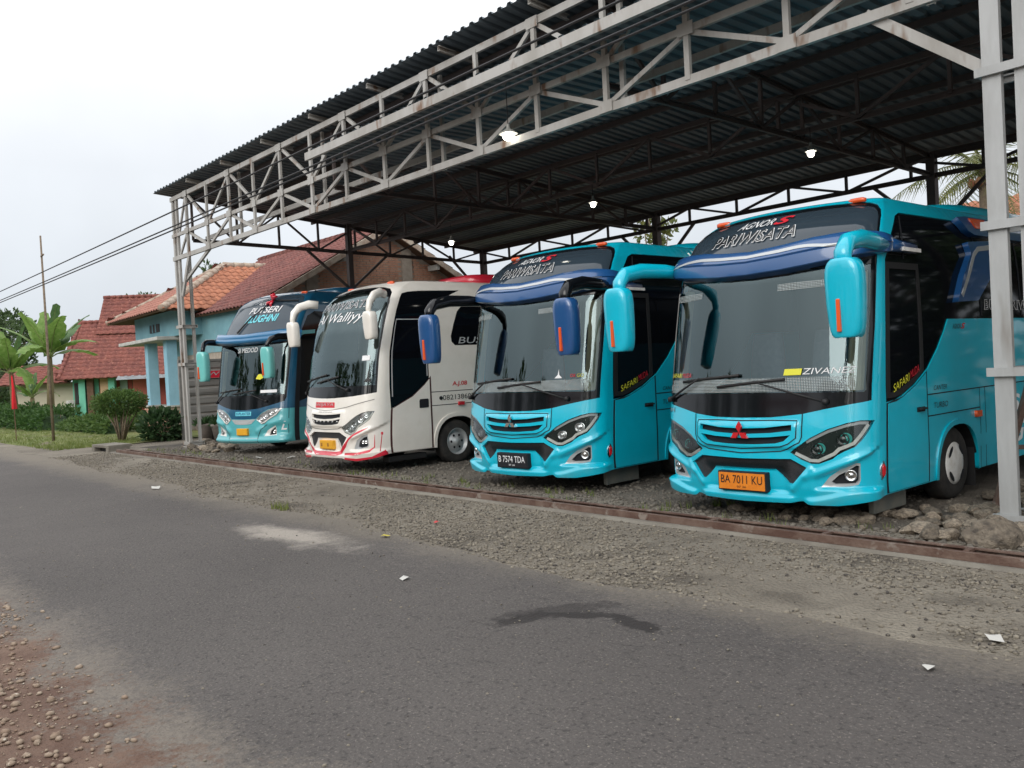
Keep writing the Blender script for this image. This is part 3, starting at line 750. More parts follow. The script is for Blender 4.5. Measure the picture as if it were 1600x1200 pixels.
FZ4 = [(.1, .07), (.25, .02), (.35, 0), (.6, 0), (.9, .03), (1.1, .06), (1.25, .08), (2.3, .28), (2.6, .38), (2.8, .52), (2.9, .66), (3.0, .85)]
KZ4 = [(.1, .98), (.3, .99), (.6, 1), (1.8, 1), (2.3, .985), (2.6, .96), (2.8, .925), (2.9, .88), (3, .8)]
def sstep(x, a, b):
    t = np.clip((x - a) / (b - a), 0, 1); return t * t * (3 - 2 * t)
def seg_d(q, z, a, b):
    ax, az = a; bx, bz = b; t = np.clip(((q - ax) * (bx - ax) + (z - az) * (bz - az)) / ((bx - ax) ** 2 + (bz - az) ** 2), 0, 1)
    return np.hypot(q - ax - t * (bx - ax), z - az - t * (bz - az))
def relief4(q, z):
    """bumper modelling: lower lip, hollow around the fog lamps, ridges under the head lamps, plate recess"""
    fr = 1 - sstep(q, 1.15, 1.4)
    zl = .245 + .085 * sstep(q, .62, 1.08)
    lip = .034 * (1 - sstep(z, zl - .012, zl + .022)) * sstep(q, .56, .66) * fr
    lipc = .022 * (1 - sstep(z, .25, .28)) * (1 - sstep(q, .46, .56))
    dl = z - (.405 + .46 * (q - .68))
    hol = -.040 * sstep(q, .66, .76) * fr * sstep(z, .325, .355) * (1 - sstep(dl, .005, .035))
    rid = .016 * np.exp(-(seg_d(q, z, (.62, .45), (1.2, .68)) / .03) ** 2) + .016 * np.exp(-(seg_d(q, z, (.50, .34), (.66, .52)) / .026) ** 2)
    rec = -.035 * (1 - sstep(q, .40, .5)) * sstep(z, .285, .31) * (1 - sstep(z, .505, .525))
    gr = .022 * (1 - sstep(q, .53, .57)) * sstep(z, .69, .72) * (1 - sstep(z, .92, .96))
    return (lip + lipc + hol + rid * fr + rec + gr) * (1 - sstep(q, 1.25, 1.5))

def body_outline(B, bottom, arches, ztop):
    """lower edge with wheel arches (centre, radius, top z, base z) then up and over"""
    half = list(bottom)
    for (c, r, zt) in arches:
        zb = bottom[-1][1]
        half.append((c - r, zb))
        for a in np.linspace(math.pi, 0, 15)[1:-1]: half.append((c + r * math.copysign(abs(math.cos(a)) ** .85, math.cos(a)), zb + (zt - zb) * math.sin(a) ** .8))
        half.append((c + r, zb))
    half.append((B.q_end, half[-1][1])); half.append((B.q_end, ztop))
    return sym([(0, half[0][1])] + half[1:] if half[0][0] == 0 else half) if False else half + mir(half)
GRID_U = lambda B: np.unique(np.round(np.concatenate([np.arange(-1.44, 1.45, .022), np.arange(1.5, 3.7, .13), -np.arange(1.5, 3.7, .13), np.arange(3.8, B.q_end, .45), -np.arange(3.8, B.q_end, .45)]), 4))
GRID_V = np.concatenate([np.arange(.2, .66, .012), np.arange(.67, 1.2, .028), np.arange(1.22, 3.6, .06)])

def rear_wall(B, parent, m, z0, zt):
    ps = []
    for z in np.linspace(z0, zt, 12):
        p, _ = B.P(np.array([-B.q_end, B.q_end]), np.array([z, z]), 0.)
        ps.append([tuple(p[0]), (p[0][0] * .5, p[0][1] + .12, z * B.sc), (p[1][0] * .5, p[1][1] + .12, z * B.sc), tuple(p[1])])
    v, f = loft(ps, False, False); link('rear_wall', mesh(v, f, True), m, parent)

def under_body(B, parent, arches):
    s = B.sc
    mb = MB(); mb.box((-.75 * s, .5, .34), (.75 * s, B.L - .3, .5)); mb.build('chassis', M_RUBBER, parent)
    for sg in (-1, 1):
        for c, r, zt in arches:
            y = (B.ye + c - B.xc - B.La) * s; w = MB(); ring0 = []; ring1 = []
            for a in np.linspace(math.pi, 0, 15):
                yy = y + math.cos(a) * (r + .02) * s; zz = .24 * s + (zt - .22) * s * math.sin(a)
                ring0.append((sg * (B.w * s - .02), yy, zz)); ring1.append((sg * (B.w * s - .5), yy, zz))
            v, f = loft([ring0, ring1], False, False); n0 = len(ring1); w.add(v, f); w.add(ring1, [tuple(range(n0))]); w.build('wheel_well', M_RUBBER, parent)

def agnor(name, label, X0, Y0, hd, sc, emblem_m, plate_m, plate_txt, plate_txt_m, mirror_mats, full_side, ring_m, z_sub, lens_m):
    T = thing(name, label, 'bus', (X0, Y0, 0), hd, 'tourist buses parked under the shelter')
    B = Body(.95, .186, .293, FZ4, KZ4, sc, 7.4, relief4)
    arches = [(2.96, .5, .785), (6.6, .52, .80)]
    bottom = [(0, .205), (.45, .213), (.585, .228), (.62, .207), (.87, .207), (1.09, .236), (1.3, .256), (1.41, .262)]
    out = body_outline(B, bottom, arches, 2.995)
    front = [(0, .985), (.3, .989), (.394, .997), (.585, 1.017), (.81, 1.064), (1.0, 1.098), (1.176, 1.122), (1.179, 1.6), (1.192, 2.1), (1.2, 2.44), (0, 2.44)]
    gl = [(0, 1.215), (.6, 1.212), (1.10, 1.2), (1.122, 1.22), (1.125, 1.7), (1.14, 2.34), (0, 2.36)]
    top = [(0, 2.52), (1.222, 2.55), (1.24, 2.80), (1.22, 2.87), (1.17, 2.925), (1.08, 2.957), (.967, 2.973), (.625, 2.982), (0, 2.98)]
    lamp = [(0.483, 0.672), (0.656, 0.802), (0.799, 0.878), (0.951, 0.931), (1.071, 0.952), (1.213, 0.945), (1.161, 0.867), (1.089, 0.779), (1.032, 0.723), (0.938, 0.682), (0.885, 0.649), (0.847, 0.615), (0.737, 0.571), (0.673, 0.57), (0.574, 0.611)]
    fog = [(0.74, 0.352), (0.813, 0.451), (0.907, 0.521), (1.048, 0.575), (1.089, 0.569), (1.092, 0.416), (1.07, 0.379), (0.966, 0.364)]
    fogin = [(0.828, 0.405), (0.891, 0.468), (1.048, 0.552), (1.079, 0.544), (1.079, 0.417), (1.046, 0.393), (0.859, 0.386)]
    slot1 = [(0, .884), (.25, .892), (.5, .92), (.5, .868), (.3, .845), (0, .831)]
    slot2 = [(0, .795), (.3, .807), (.49, .826), (.43, .77), (.35, .75), (.14, .738), (0, .737)]
    intake = [(0, .604), (.49, .612), (.63, .535), (.508, .387), (.465, .388), (.335, .511), (0, .511)]
    side = [(1.40, 1.088), (1.60, 1.10), (1.737, 1.13), (2.02, 1.22), (2.325, 1.36), (2.56, 1.54), (2.74, 1.72), (2.83, 1.83), (B.q_end - .35, 1.83), (B.q_end - .35, 2.84), (3.26, 2.86), (2.44, 2.855), (1.85, 2.85), (1.66, 2.81), (1.50, 2.62), (1.40, 2.47), (1.335, 2.38), (1.34, 1.83), (1.395, 1.14)]
    sy = lambda h: h + mir([p for p in h if p[0] > 1e-6])
    holes = [sy(front), sy(top), lamp, mir(lamp), fog, mir(fog), sy(slot1), sy(slot2), sy(intake), side, mir(side)]
    panel(B, 'body', T, out, M_CYAN, holes, 0., .035, .03, GRID_U(B), GRID_V)
    roof_cap(B, T, M_CYAN, 2.994, .075); rear_wall(B, T, M_CYAN, .27, 2.99); under_body(B, T, arches)
    # glazing and black panels
    panel(B, 'windscreen_surround', T, sy(front), M_BLACKG, [sy(gl)], -.006, .03, .09)
    panel(B, 'windscreen', T, sy(gl), M_WS, (), -.014, 0, .1)
    fr = [(0, 2.555), (1.19, 2.58), (1.2, 2.79), (1.175, 2.855), (1.13, 2.895), (1.05, 2.925), (.94, 2.94), (.6, 2.95), (0, 2.945)]
    tg = panel(B, 'upper_windscreen', T, sy(top), M_BLACKG, [sy(fr)], -.006, .02, .09)
    panel(B, 'upper_pane', tg, sy(fr), M_GLASST, (), -.014, 0, .1)
    for sg, pl in ((1, side), (-1, mir(side))):
        sw = panel(B, 'side_window_band', T, pl, M_GLASSD, (), -.010, .02, .25)
        for qa in ((1.86, 3.7, 4.85, 6.0)):
            zz = [(qa, 2.40 if qa < 2 else 1.86), (qa, 2.82)]
            st = strip([(sg * a, b) for a, b in zz], .035); panel(B, 'pillar', sw, st, M_GAP, (), -.004, .004, .3)
    # door
    for sg in (1, -1):
        o_ = lambda p: p if sg == 1 else mir(p)
        door = o_([(1.437, .275), (2.257, .275), (2.257, 1.315), (2.02, 1.205), (1.737, 1.115), (1.6, 1.085), (1.437, 1.074)])
        panel(B, 'door_gap', T, o_([(1.402, .27), (2.287, .27), (2.287, 1.335), (2.02, 1.215), (1.737, 1.123), (1.402, 1.08)]), M_GAP, (), .003, 0, .12)
        dr = panel(B, 'door', T, door, M_CYAN, (), .007, .012, .1)
        panel(B, 'door_window_frame', dr, o_([(1.42, 1.12), (1.6, 1.125), (1.737, 1.15), (2.02, 1.24), (2.24, 1.345), (2.24, 2.36), (1.365, 2.36), (1.37, 1.83)]), M_RUBBER, [o_([(1.50, 1.17), (1.6, 1.175), (1.737, 1.2), (2.02, 1.29), (2.17, 1.37), (2.17, 2.30), (1.45, 2.30), (1.45, 1.83)])], -.004, .008, .15)
        hp = panel(B, 'handle_recess', dr, o_([(2.03, .955), (2.20, .955), (2.20, 1.0), (2.03, 1.0)]), M_GAP, (), .012, .006, .2)
        hb = MB(); a = B.pt(sg * 2.04, .985, .035)[0]; b = B.pt(sg * 2.19, .985, .035)[0]; hb.beam(a, b, .02, .02); hb.build('door_handle', M_RUBBER, dr)
        # panel lines, arch flare, side lamp
        for pts in ([(2.29, 1.105), (7.4, 1.105)], [(2.29, .898), (3.53, .898)], [(3.53, .26), (3.53, 1.1)], [(3.67, .26), (3.67, 1.1)]):
            panel(B, 'panel_line', T, o_(strip(pts, .012)), M_GAP, (), .002, 0, .5)
        for c, r, zt in arches:
            ap = [(c + (r + .01) * math.copysign(abs(math.cos(a)) ** .85, math.cos(a)), .262 + (zt + .01 - .262) * math.sin(a) ** .8) for a in np.linspace(math.pi, 0, 19)]
            panel(B, 'arch_flare', T, o_(strip(ap, .05)), M_CYAN, (), .014, .014, .08)
        ml = panel(B, 'side_marker', T, o_([(3.385, .805), (3.515, .805), (3.515, .87), (3.385, .87)]), M_ORANGE, (), .03, .03, .05)
        rf = panel(B, 'corner_reflector', T, o_([(1.32, .405), (1.365, .45), (1.375, .52), (1.345, .575), (1.305, .52), (1.30, .45)]), M_CHROME, (), .01, .01, .04)
        panel(B, 'reflector_lens', rf, o_([(1.33, .43), (1.36, .455), (1.366, .52), (1.34, .545), (1.325, .52)]), M_REDL, (), .018, .008, .04)
    # lower skirt step behind the door and mud flap
    xs = B.w * sc
    MB().box((xs - .22, .62, .06), (xs - .16, 1.26, .27)).build('step_box', mat('dusty steel', (.12, .13, .12), (.17, .165, .14), scale=6, rough=.6), T, bevel=.01)
    # grille
    panel(B, 'grille_mesh', T, sy([(0, .95), (.53, .95), (.53, .72), (0, .70)]), M_GAP, (), -.045, 0, .1)
    panel(B, 'intake_mesh', T, sy([(0, .64), (.66, .64), (.66, .37), (0, .37)]), mat('black plastic mesh', (.012, .013, .015), (.03, .03, .033), scale=90, rough=.6, bump=.5, bscale=120), (), -.03, 0, .1)
    for ln in ([(.59, 1.018), (.585, .81), (.565, .76), (.46, .699), (.4, .68), (0, .655)], [(0, .958), (.3, .962), (.545, .958), (.54, .80), (.47, .745), (.4, .72), (0, .695)]):
        panel(B, 'hood_seam', T, strip(ln, .010), M_GAP, (), .004, 0, .05); panel(B, 'hood_seam', T, mir(strip(ln, .010)), M_GAP, (), .004, 0, .05)
    # emblem: three lozenges
    pe, ne = B.pt(0, .845, .02); em = None
    for k, a in enumerate((90, 210, 330)):
        d = Vector((math.cos(math.radians(a)), 0, math.sin(math.radians(a)))); n_ = Vector((-d.z, 0, d.x)); l = .105; w = .03
        q = [pe, pe + d * l * .5 + n_ * w, pe + d * l, pe + d * l * .5 - n_ * w]
        mb = MB(); mb.add([v + Vector((0, -.012, 0)) for v in q] + [v + Vector((0, .012, 0)) for v in q], [(3, 2, 1, 0), (0, 1, 5, 4), (1, 2, 6, 5), (2, 3, 7, 6), (3, 0, 4, 7)])
        o = mb.build('emblem' if k == 0 else 'lozenge', emblem_m if k == 0 else emblem_m, T if k == 0 else em)
        em = em or o
    # lamps
    for sg in (1, -1):
        o_ = lambda p: p if sg == 1 else mir(p)
        hl = panel(B, 'headlight', T, o_([(q * 1.0, z) for q, z in lamp]), M_LAMPD, (), -.034, 0, .07)
        drl = [(0.528, 0.665), (0.66, 0.600), (0.73, 0.598), (0.855, 0.660), (0.896, 0.703), (1.018, 0.752), (1.082, 0.822), (1.155, 0.912)]
        panel(B, 'light_strip', hl, o_(strip(drl, .03)), M_WHITEP, (), -.012, .015, .05)
        upst = [(.62, .765), (.8, .858), (.95, .91), (1.07, .93), (1.16, .925)]
        panel(B, 'upper_strip', hl, o_(strip(upst, .026)), M_TXTG, (), -.02, .01, .06)
        for q, z, r in ((.715, .699, .052), (.925, .786, .056)):
            ln_ = disc_on(B, 'projector_lens', hl, sg * q, z, r, lens_m, -.018, .02)
            disc_on(B, 'lens_ring', hl, sg * (q + .022), z + .008, r * .95, ring_m, -.023, .02)
        panel(B, 'lamp_cover', hl, o_(lamp), M_COVER, (), -.003, 0, .07)
        fo = panel(B, 'fog_lamp', T, o_(fog), M_SILVER, [o_(fogin)], -.004, .03, .05)
        panel(B, 'fog_bowl', fo, o_(fogin), M_GAP, (), -.035, 0, .06)
        disc_on(B, 'fog_lens', fo, sg * .993, .462, .052, M_CHROME, -.012, .03)
    # sun visor with wave
    zt = lambda q: np.interp(np.abs(q), [0, .3, .6, .88, 1.2, 1.5], [2.555, 2.575, 2.605, 2.62, 2.61, 2.60])
    zb = lambda q: np.interp(np.abs(q), [0, .33, .55, .83, 1.2, 1.5], [2.315, 2.325, 2.345, 2.375, 2.42, 2.46])
    qs = np.linspace(-1.42, 1.42, 61); rows = []
    prof = [(1.0, -.02), (1.0, .02), (.985, .06), (.93, .075), (.75, .092), (.52, .112), (.50, .107), (.465, .098), (.44, .106), (.25, .10), (.03, .085), (.005, .075), (0, .06), (0, -.03)]
    fade = lambda q: np.clip(1 - ((np.abs(q) - 1.15) / .6), .55, 1)
    def vis(q, t, o):
        return B.P(q, zb(q) + (zt(q) - zb(q)) * t, o * fade(q))[0]
    for t, o in prof: rows.append([tuple(x) for x in vis(qs, np.full(len(qs), t), o)])
    vb = MB(); cr = [0, 2, 5, 7, 8, 10, 13]
    for a_, b_ in zip(cr[:-1], cr[1:]): vb.add(*loft([list(r) for r in rows[a_:b_ + 1]], False, False))
    for e_ in (0, -1): vb.add([r[e_] for r in rows], [tuple(range(len(rows)))])
    vz = vb.build('sun_visor', M_BLUE, T, True)
    wv = [(-1.2, .37, .003), (-1.0, .46, .015), (-.84, .62, .026), (-.62, .71, .03), (0, .70, .03), (.40, .70, .032), (.56, .72, .03), (.66, .62, .03), (.76, .52, .026), (.9, .49, .018), (1.1, .48, .003)]
    w_q = np.linspace(-1.2, 1.1, 70); t0 = np.interp(w_q, [a for a, _, _ in wv], [b for _, b, _ in wv]); hw = np.interp(w_q, [a for a, _, _ in wv], [c for _, _, c in wv])
    t0 = np.convolve(np.pad(t0, 3, mode='edge'), np.ones(7) / 7, 'valid')
    rws = [[tuple(x) for x in vis(w_q, t0 + k * hw / .25 * .55, np.interp(t0 + k * hw / .25 * .55, [.3, .44, .465, .52, .75, .95], [.107, .111, .104, .117, .097, .079]))] for k in (1, .5, 0, -.5, -1)]
    v, f = loft(rws, False, False); link('visor_wave', mesh(v, f, True), M_SILVER, vz)
    # marker lamps on the roof front
    for q in (-.93, .93):
        p, n = B.pt(q, 2.99, .01); MB().add(*loft([rrect(0, 0, h, .085 * s_, .035 * s_, 3) for h, s_ in ((-.03, 1), (.004, 1), (.014, .75))])).build('roof_marker', M_ORANGE, T, True).location = p
    # writing
    text_on(B, 'lettering', T, 'AGNOR', -.36, 2.835, .46, .072, M_TXTW, .0, .35)
    text_on(B, 'lettering', T, 'S', .115, 2.835, .19, .075, M_TXTR, .0, .35, .03)
    text_on(B, 'lettering', T, 'PARIWISATA', -.62, 2.68, 1.02, .115, M_TXTW, -.002, .3, .026)
    text_on(B, 'lettering', T, 'PARIWISATA', -.62, 2.68, 1.02, .115, M_BLACKG, .003, .3, -.008)
    pb, (px, py, pz, pw, ph) = plate(B, T, -.27, .27, .292, .478, plate_m)
    obj_text('plate_number', pb, plate_txt, (px + pw * .05, py, pz + ph * .36), (1, 0, 0), (0, 0, 1), pw * .9, ph * .5, plate_txt_m)
    obj_text('plate_date', pb, '07 26', (px + pw * .4, py, pz + ph * .1), (1, 0, 0), (0, 0, 1), pw * .2, ph * .13, plate_txt_m)
    # stickers on the glass, perforated bands, wipers
    panel(B, 'perforated_band', T, sy([(0, 1.225), (1.02, 1.222), (1.02, 1.352), (0, 1.352)]), M_PERF, (), -.006, 0, .1)
    for q0, q1 in ((-1.05, -.62), (.30, .80)): panel(B, 'shade_strip', T, [(q0, 2.16), (q1, 2.17), (q1, 2.235), (q0, 2.225)], M_PERF, (), -.006, 0, .1)
    if full_side:
        text_on(B, 'sticker', T, 'ZIVANEZ', .57, 1.375, .46, .055, M_TXTW, -.004, .2)
        panel(B, 'sticker', T, [(.40, 1.372), (.56, 1.372), (.57, 1.43), (.41, 1.43)], M_TXTY, (), -.004, 0, .1)
        text_on(B, 'sticker', T, 'SAFARI', -1.05, 1.375, .20, .045, M_TXTY, -.004, .2); text_on(B, 'sticker', T, 'MUDA', -.84, 1.375, .14, .045, M_TXTR, -.004, .2)
    else:
        text_on(B, 'sticker', T, 'OK', .80, 1.375, .07, .04, M_TXTR, -.004); text_on(B, 'sticker', T, 'GO', .88, 1.375, .08, .04, M_TXTY, -.004)
        panel(B, 'sticker', T, [(.60, 1.37), (.70, 1.37), (.66, 1.41), (.65, 1.48), (.64, 1.41)], M_TXTW, (), -.004, 0, .1)
    wiper(B, T, (-1.0, 1.15), (-.52, 1.36), (-.80, 1.33), (-.05, 1.385)); wiper(B, T, (.78, 1.12), (.18, 1.30), (-.30, 1.275), (.42, 1.335))
    text_on(B, 'badge', T, 'CANTER', -1.09, 1.03, .14, .028, M_TXTG, .003); panel(B, 'badge_plate', T, [(-1.105, 1.018), (-.94, 1.018), (-.94, 1.07), (-1.105, 1.07)], M_TXTB, (), .0015, 0, .1)
    # side lettering (door side)
    text_on(B, 'sticker', T, 'SAFARI', 1.55, 1.165, .34, .075, M_TXTY, .002, 0, 0, .28); text_on(B, 'sticker', T, 'MUDA', 1.92, 1.275, .2, .075, M_TXTR, .002, 0, 0, .30)
    text_on(B, 'badge', T, 'CANTER', 2.43, 1.14, .30, .045, M_TXTB, .004, .3); text_on(B, 'badge', T, 'TURBO', 2.42, .965, .32, .055, M_TXTB, .004, .2)
    text_on(B, 'badge', T, 'AGNOR', 2.92, 1.73, .20, .05, M_TXTB, .004, .3); text_on(B, 'badge', T, 'S', 3.13, 1.73, .1, .055, M_TXTR, .004, .3, .02)
    text_on(B, 'lettering', T, 'BUS PARIWISATA', 3.78, 1.925, 1.9, .105, M_TXTW, -.002, .1, .026); text_on(B, 'lettering', T, 'BUS PARIWISATA', 3.78, 1.925, 1.9, .105, M_GAP, .001, .1, -.008)
    if full_side:
        text_on(B, 'lettering', T, 'Y S', 4.02, .80, .62, .17, M_TXTW, .005, .15, .03); text_on(B, 'lettering', T, 'NG', 4.05, .45, .70, .25, M_TXTW, .005, .25, .03)
    # blue fins and pods on the side
    for sg in (1, -1):
        o_ = lambda p: p if sg == 1 else mir(p)
        fin = panel(B, 'side_fin', T, o_([(3.391, 2.617), (4.073, 2.66), (4.148, 2.579), (4.131, 2.425), (3.505, 2.015), (2.99, 1.997), (3.187, 2.276), (3.44, 2.50)]), M_BLUE, (), .05, .06, .12)
        panel(B, 'fin_stripe', fin, o_(strip([(4.10, 2.60), (3.62, 2.555), (3.50, 2.49), (3.10, 2.06)], .05)), M_SILVER, (), .054, .004, .12)
        pod = panel(B, 'side_pod', T, o_([(3.30, 2.86), (3.56, 2.885), (6.5, 2.885), (6.5, 2.70), (3.6, 2.70), (3.45, 2.74)]), M_BLUE, (), .06, .07, .14)
        panel(B, 'pod_marker', pod, o_([(3.60, 2.865), (4.02, 2.87), (3.90, 2.775), (3.66, 2.77)]), M_ORANGE, (), .068, .012, .1)
    ac = MB(); v, f = loft([rrect(0, (4.75) * sc, z, .80 * k, 1.75 * k2, 5, 28) for z, k, k2 in ((3.0 * sc, 1, 1), (3.1 * sc, .99, .985), (3.15 * sc, .95, .965), (3.17 * sc, .85, .92), (3.175 * sc, .5, .7))]); ac.add(v, f); ac.build('air_conditioner', M_CYAN, T, True)
    # mirrors
    mh_r, ma_r, mh_l, ma_l = mirror_mats; xo = 1.24
    arm = [(B.w * .99, .75, 2.50), (B.w * 1.02, .45, 2.52), (B.w * 1.07, .12, 2.52), (1.22, -.14, 2.47), (1.225, -.22, 2.38), (1.225, -.235, 2.26)]
    ar = [(.05, .06), (.06, .075), (.065, .08), (.07, .08), (.075, .07), (.07, .05)]
    for sg, mh_, ma_ in ((1, mh_r, ma_r), (-1, mh_l, ma_l)):
        mu_ = mirror_unit(T, sg, (xo, -.235, 1.68, 2.33, .16, .10), arm, ar, mh_, ma_, (-.02, .016, 1.73, 2.0))
        rt_ = MB(); rt_.tube([Vector((sg * B.w * .985, 1.35, 2.50)), Vector((sg * B.w * .99, .95, 2.51)), Vector((sg * B.w * .985, .62, 2.52))], [(.03, .05), (.045, .06), (.05, .075)], 10); rt_.build('arm_root', M_BLUE, mu_, True)
        rr = MB(); rr.beam((sg * (B.w * .99 + .04), 1.36, 2.475), (sg * (B.w * .99 + .04), 1.0, 2.48), .02, .035); rr.build('root_trim', M_WHITEP, mu_)
    # wheels
    for sg in (1, -1):
        for c, r, zt_ in arches:
            y = (B.ye + c - B.xc - B.La) * sc; wheel(T, (sg * (B.w * sc - .16), y, .37), .37, 'cap', sg)
            MB().box((sg * (B.w * sc - .06) - .14, y + .47, .08), (sg * (B.w * sc - .06) + .02, y + .485, .5)).build('mud_flap', M_RUBBER, T)
    cabin(B, T)
    return T, B

BUS4, B4 = agnor('tourist_bus', 'cyan tourist bus with red three-diamond badge and orange BA 7011 KU plate', -5.0, 7.08, .016, 1.0,
      M_REDL, M_PLATEO, 'BA 7011 KU', M_TXTB, (M_CYAN, M_CYAN, M_CYAN, M_CYAN), True, M_AQUA, 0, M_LAMPD)
BUS3, B3 = agnor('tourist_bus', 'cyan tourist bus with blue mirrors, chrome badge and black B 7574 TDA plate', -8.545, 7.246, .066, 1.03,
      M_CHROME, M_PLATEB, 'B 7574 TDA', M_TXTW, (M_BLUE, M_BLACKG, M_BLUE, M_BLACKG), False, M_CHROME, 0, M_LAMPC)
# ---- white bus
FZ2 = [(.1, .07), (.25, .02), (.35, 0), (.6, 0), (.9, .03), (1.1, .06), (1.25, .08), (1.8, .17), (2.3, .29), (2.6, .40), (2.8, .51), (2.95, .66), (3.03, .82), (3.08, 1.0)]
KZ2 = [(.1, .98), (.3, .99), (.6, 1), (1.8, 1), (2.3, .99), (2.6, .97), (2.8, .94), (2.95, .88), (3.03, .81), (3.08, .74)]
def relief2(q, z):
    q = q / 1.12
    fr = 1 - sstep(q, 1.05, 1.28)
    zl = .30 + .05 * sstep(q, .5, .95)
    lip = .036 * (1 - sstep(z, zl, zl + .025)) * fr
    dl = z - (.50 + .42 * (q - .6))
    hol = -.035 * sstep(q, .53, .62) * fr * sstep(z, .365, .395) * (1 - sstep(dl, .03, .07))
    rid = .016 * np.exp(-(seg_d(q, z, (.42, .45), (.92, .72)) / .035) ** 2)
    rec = -.03 * (1 - sstep(q, .30, .4)) * sstep(z, .35, .40) * (1 - sstep(z, .55, .6))
    gr = .03 * (1 - sstep(q, .42, .5)) * sstep(z, .72, .78) * (1 - sstep(z, .98, 1.04))
    return (lip + hol + rid * fr + rec + gr) * (1 - sstep(q, 1.2, 1.35))
def white_bus():
    T = thing('tourist_bus', 'white tourist bus with red bumper trim, WIJAYA badge and yellow plate', 'bus', (-13.07, 7.08, 0), .037, 'tourist buses parked under the shelter')
    B = Body(.74, .08, .40, FZ2, KZ2, 1., 7.6, relief2)
    arches = [(2.76, .485, .81), (6.5, .52, .80)]
    bottom = [(0, .265), (.45, .265), (.52, .25), (.78, .232), (1.05, .262), (1.20, .29), (1.36, .30)]
    out = body_outline(B, bottom, arches, 3.075)
    sy = lambda h: h + mir([p for p in h if p[0] > 1e-6])
    front = [(0, 1.214), (.175, 1.216), (.45, 1.226), (.656, 1.238), (.9, 1.262), (1.10, 1.286), (1.09, 1.94), (1.11, 2.33), (1.111, 2.72), (1.075, 2.89), (.99, 2.96), (.8, 3.0), (.5, 3.02), (0, 3.03)]
    gl = [(0, 1.405), (1.06, 1.405), (1.055, 1.94), (1.07, 2.33), (1.072, 2.69), (1.035, 2.84), (.95, 2.91), (.78, 2.95), (.5, 2.965), (0, 2.972)]
    lamp = [(0.454, 0.737), (.55, .80), (0.659, 0.869), (.76, .927), (0.872, 0.976), (.97, .995), (1.085, 0.995), (1.004, 0.86), (.92, .80), (0.825, 0.746), (0.766, 0.667), (0.662, 0.622), (0.53, 0.662)]
    fog = [(0.701, 0.405), (0.764, 0.535), (0.886, 0.614), (0.98, 0.635), (1.0, 0.457), (.975, .42), (0.80, 0.396)]
    fogin = [(0.80, 0.44), (0.83, 0.525), (0.90, 0.58), (0.97, 0.60), (0.982, 0.46), (.96, .435), (0.85, 0.42)]
    slot1 = [(0, .945), (.24, .952), (.438, .965), (.438, .908), (.24, .887), (0, .878)]
    slot2 = [(0, .85), (.24, .856), (.438, .883), (.387, .805), (.24, .787), (0, .78)]
    intake = [(0, .668), (.40, .667), (.57, .59), (.46, .412), (.40, .425), (.29, .566), (0, .57)]
    side = [(1.375, 1.0), (1.596, 1.097), (1.825, 1.19), (2.09, 1.365), (2.2, 1.46), (2.2, 2.48), (2.45, 2.64), (2.66, 2.755), (2.783, 2.845), (3.05, 2.94), (1.957, 2.915), (1.55, 2.90), (1.33, 2.87), (1.30, 2.5), (1.275, 1.926), (1.32, 1.4)]
    win = [(2.80, 1.99), (B.q_end - .5, 1.97), (B.q_end - .5, 2.66), (3.02, 2.67), (2.90, 2.57), (2.79, 2.34), (2.72, 2.15), (2.73, 2.05)]
    holes = [sy(front), lamp, mir(lamp), fog, mir(fog), sy(slot1), sy(slot2), sy(intake), side, mir(side), win, mir(win)]
    panel(B, 'body', T, out, M_WHITE, holes, 0., .035, .035, GRID_U(B), GRID_V)
    roof_cap(B, T, M_WHITE, 3.074, .07); rear_wall(B, T, M_WHITE, .3, 3.07); under_body(B, T, arches)
    panel(B, 'windscreen_surround', T, sy(front), M_BLACKG, [sy(gl)], -.006, .03, .09)
    panel(B, 'windscreen', T, sy(gl), M_WS, (), -.014, 0, .1)
    for sg, a, b in ((1, side, win), (-1, mir(side), mir(win))):
        o_ = lambda p: p if sg == 1 else mir(p)
        panel(B, 'door_window', T, a, M_GLASSD, (), -.01, .02, .2); panel(B, 'side_window', T, b, M_GLASSD, (), -.01, .02, .25)
        panel(B, 'door_gap', T, o_([(1.37, .305), (2.232, .305), (2.232, 1.5), (2.09, 1.374), (1.825, 1.197), (1.596, 1.104), (1.37, 1.0)]), mat('dark red gap', (.05, .012, .012), rough=.8), (), .003, 0, .12)
        dr = panel(B, 'door', T, o_([(1.41, .31), (2.195, .31), (2.195, 1.45), (2.09, 1.357), (1.825, 1.18), (1.596, 1.087), (1.41, 1.008)]), M_WHITE, (), .007, .012, .1)
        panel(B, 'door_window_frame', dr, o_(strip([(1.40, 1.2), (1.335, 1.93), (1.355, 2.44), (2.16, 2.44), (2.16, 1.5)], .02)), M_TXTG, (), -.004, .006, .2)
        panel(B, 'handle_recess', dr, o_([(1.965, .98), (2.145, .98), (2.155, 1.0), (2.155, 1.11), (2.14, 1.125), (1.975, 1.125), (1.96, 1.10), (1.96, .995)]), M_GAP, (), .012, .006, .2)
        for pts in ([(2.23, 1.225), (7.5, 1.2)], [(2.23, 1.0), (7.5, .98)]): panel(B, 'panel_line', T, o_(strip(pts, .012)), M_GAP, (), .002, 0, .5)
        panel(B, 'side_marker', T, o_([(2.79, .975), (2.91, .97), (2.92, 1.03), (2.80, 1.035)]), M_REDL, (), .03, .03, .05)
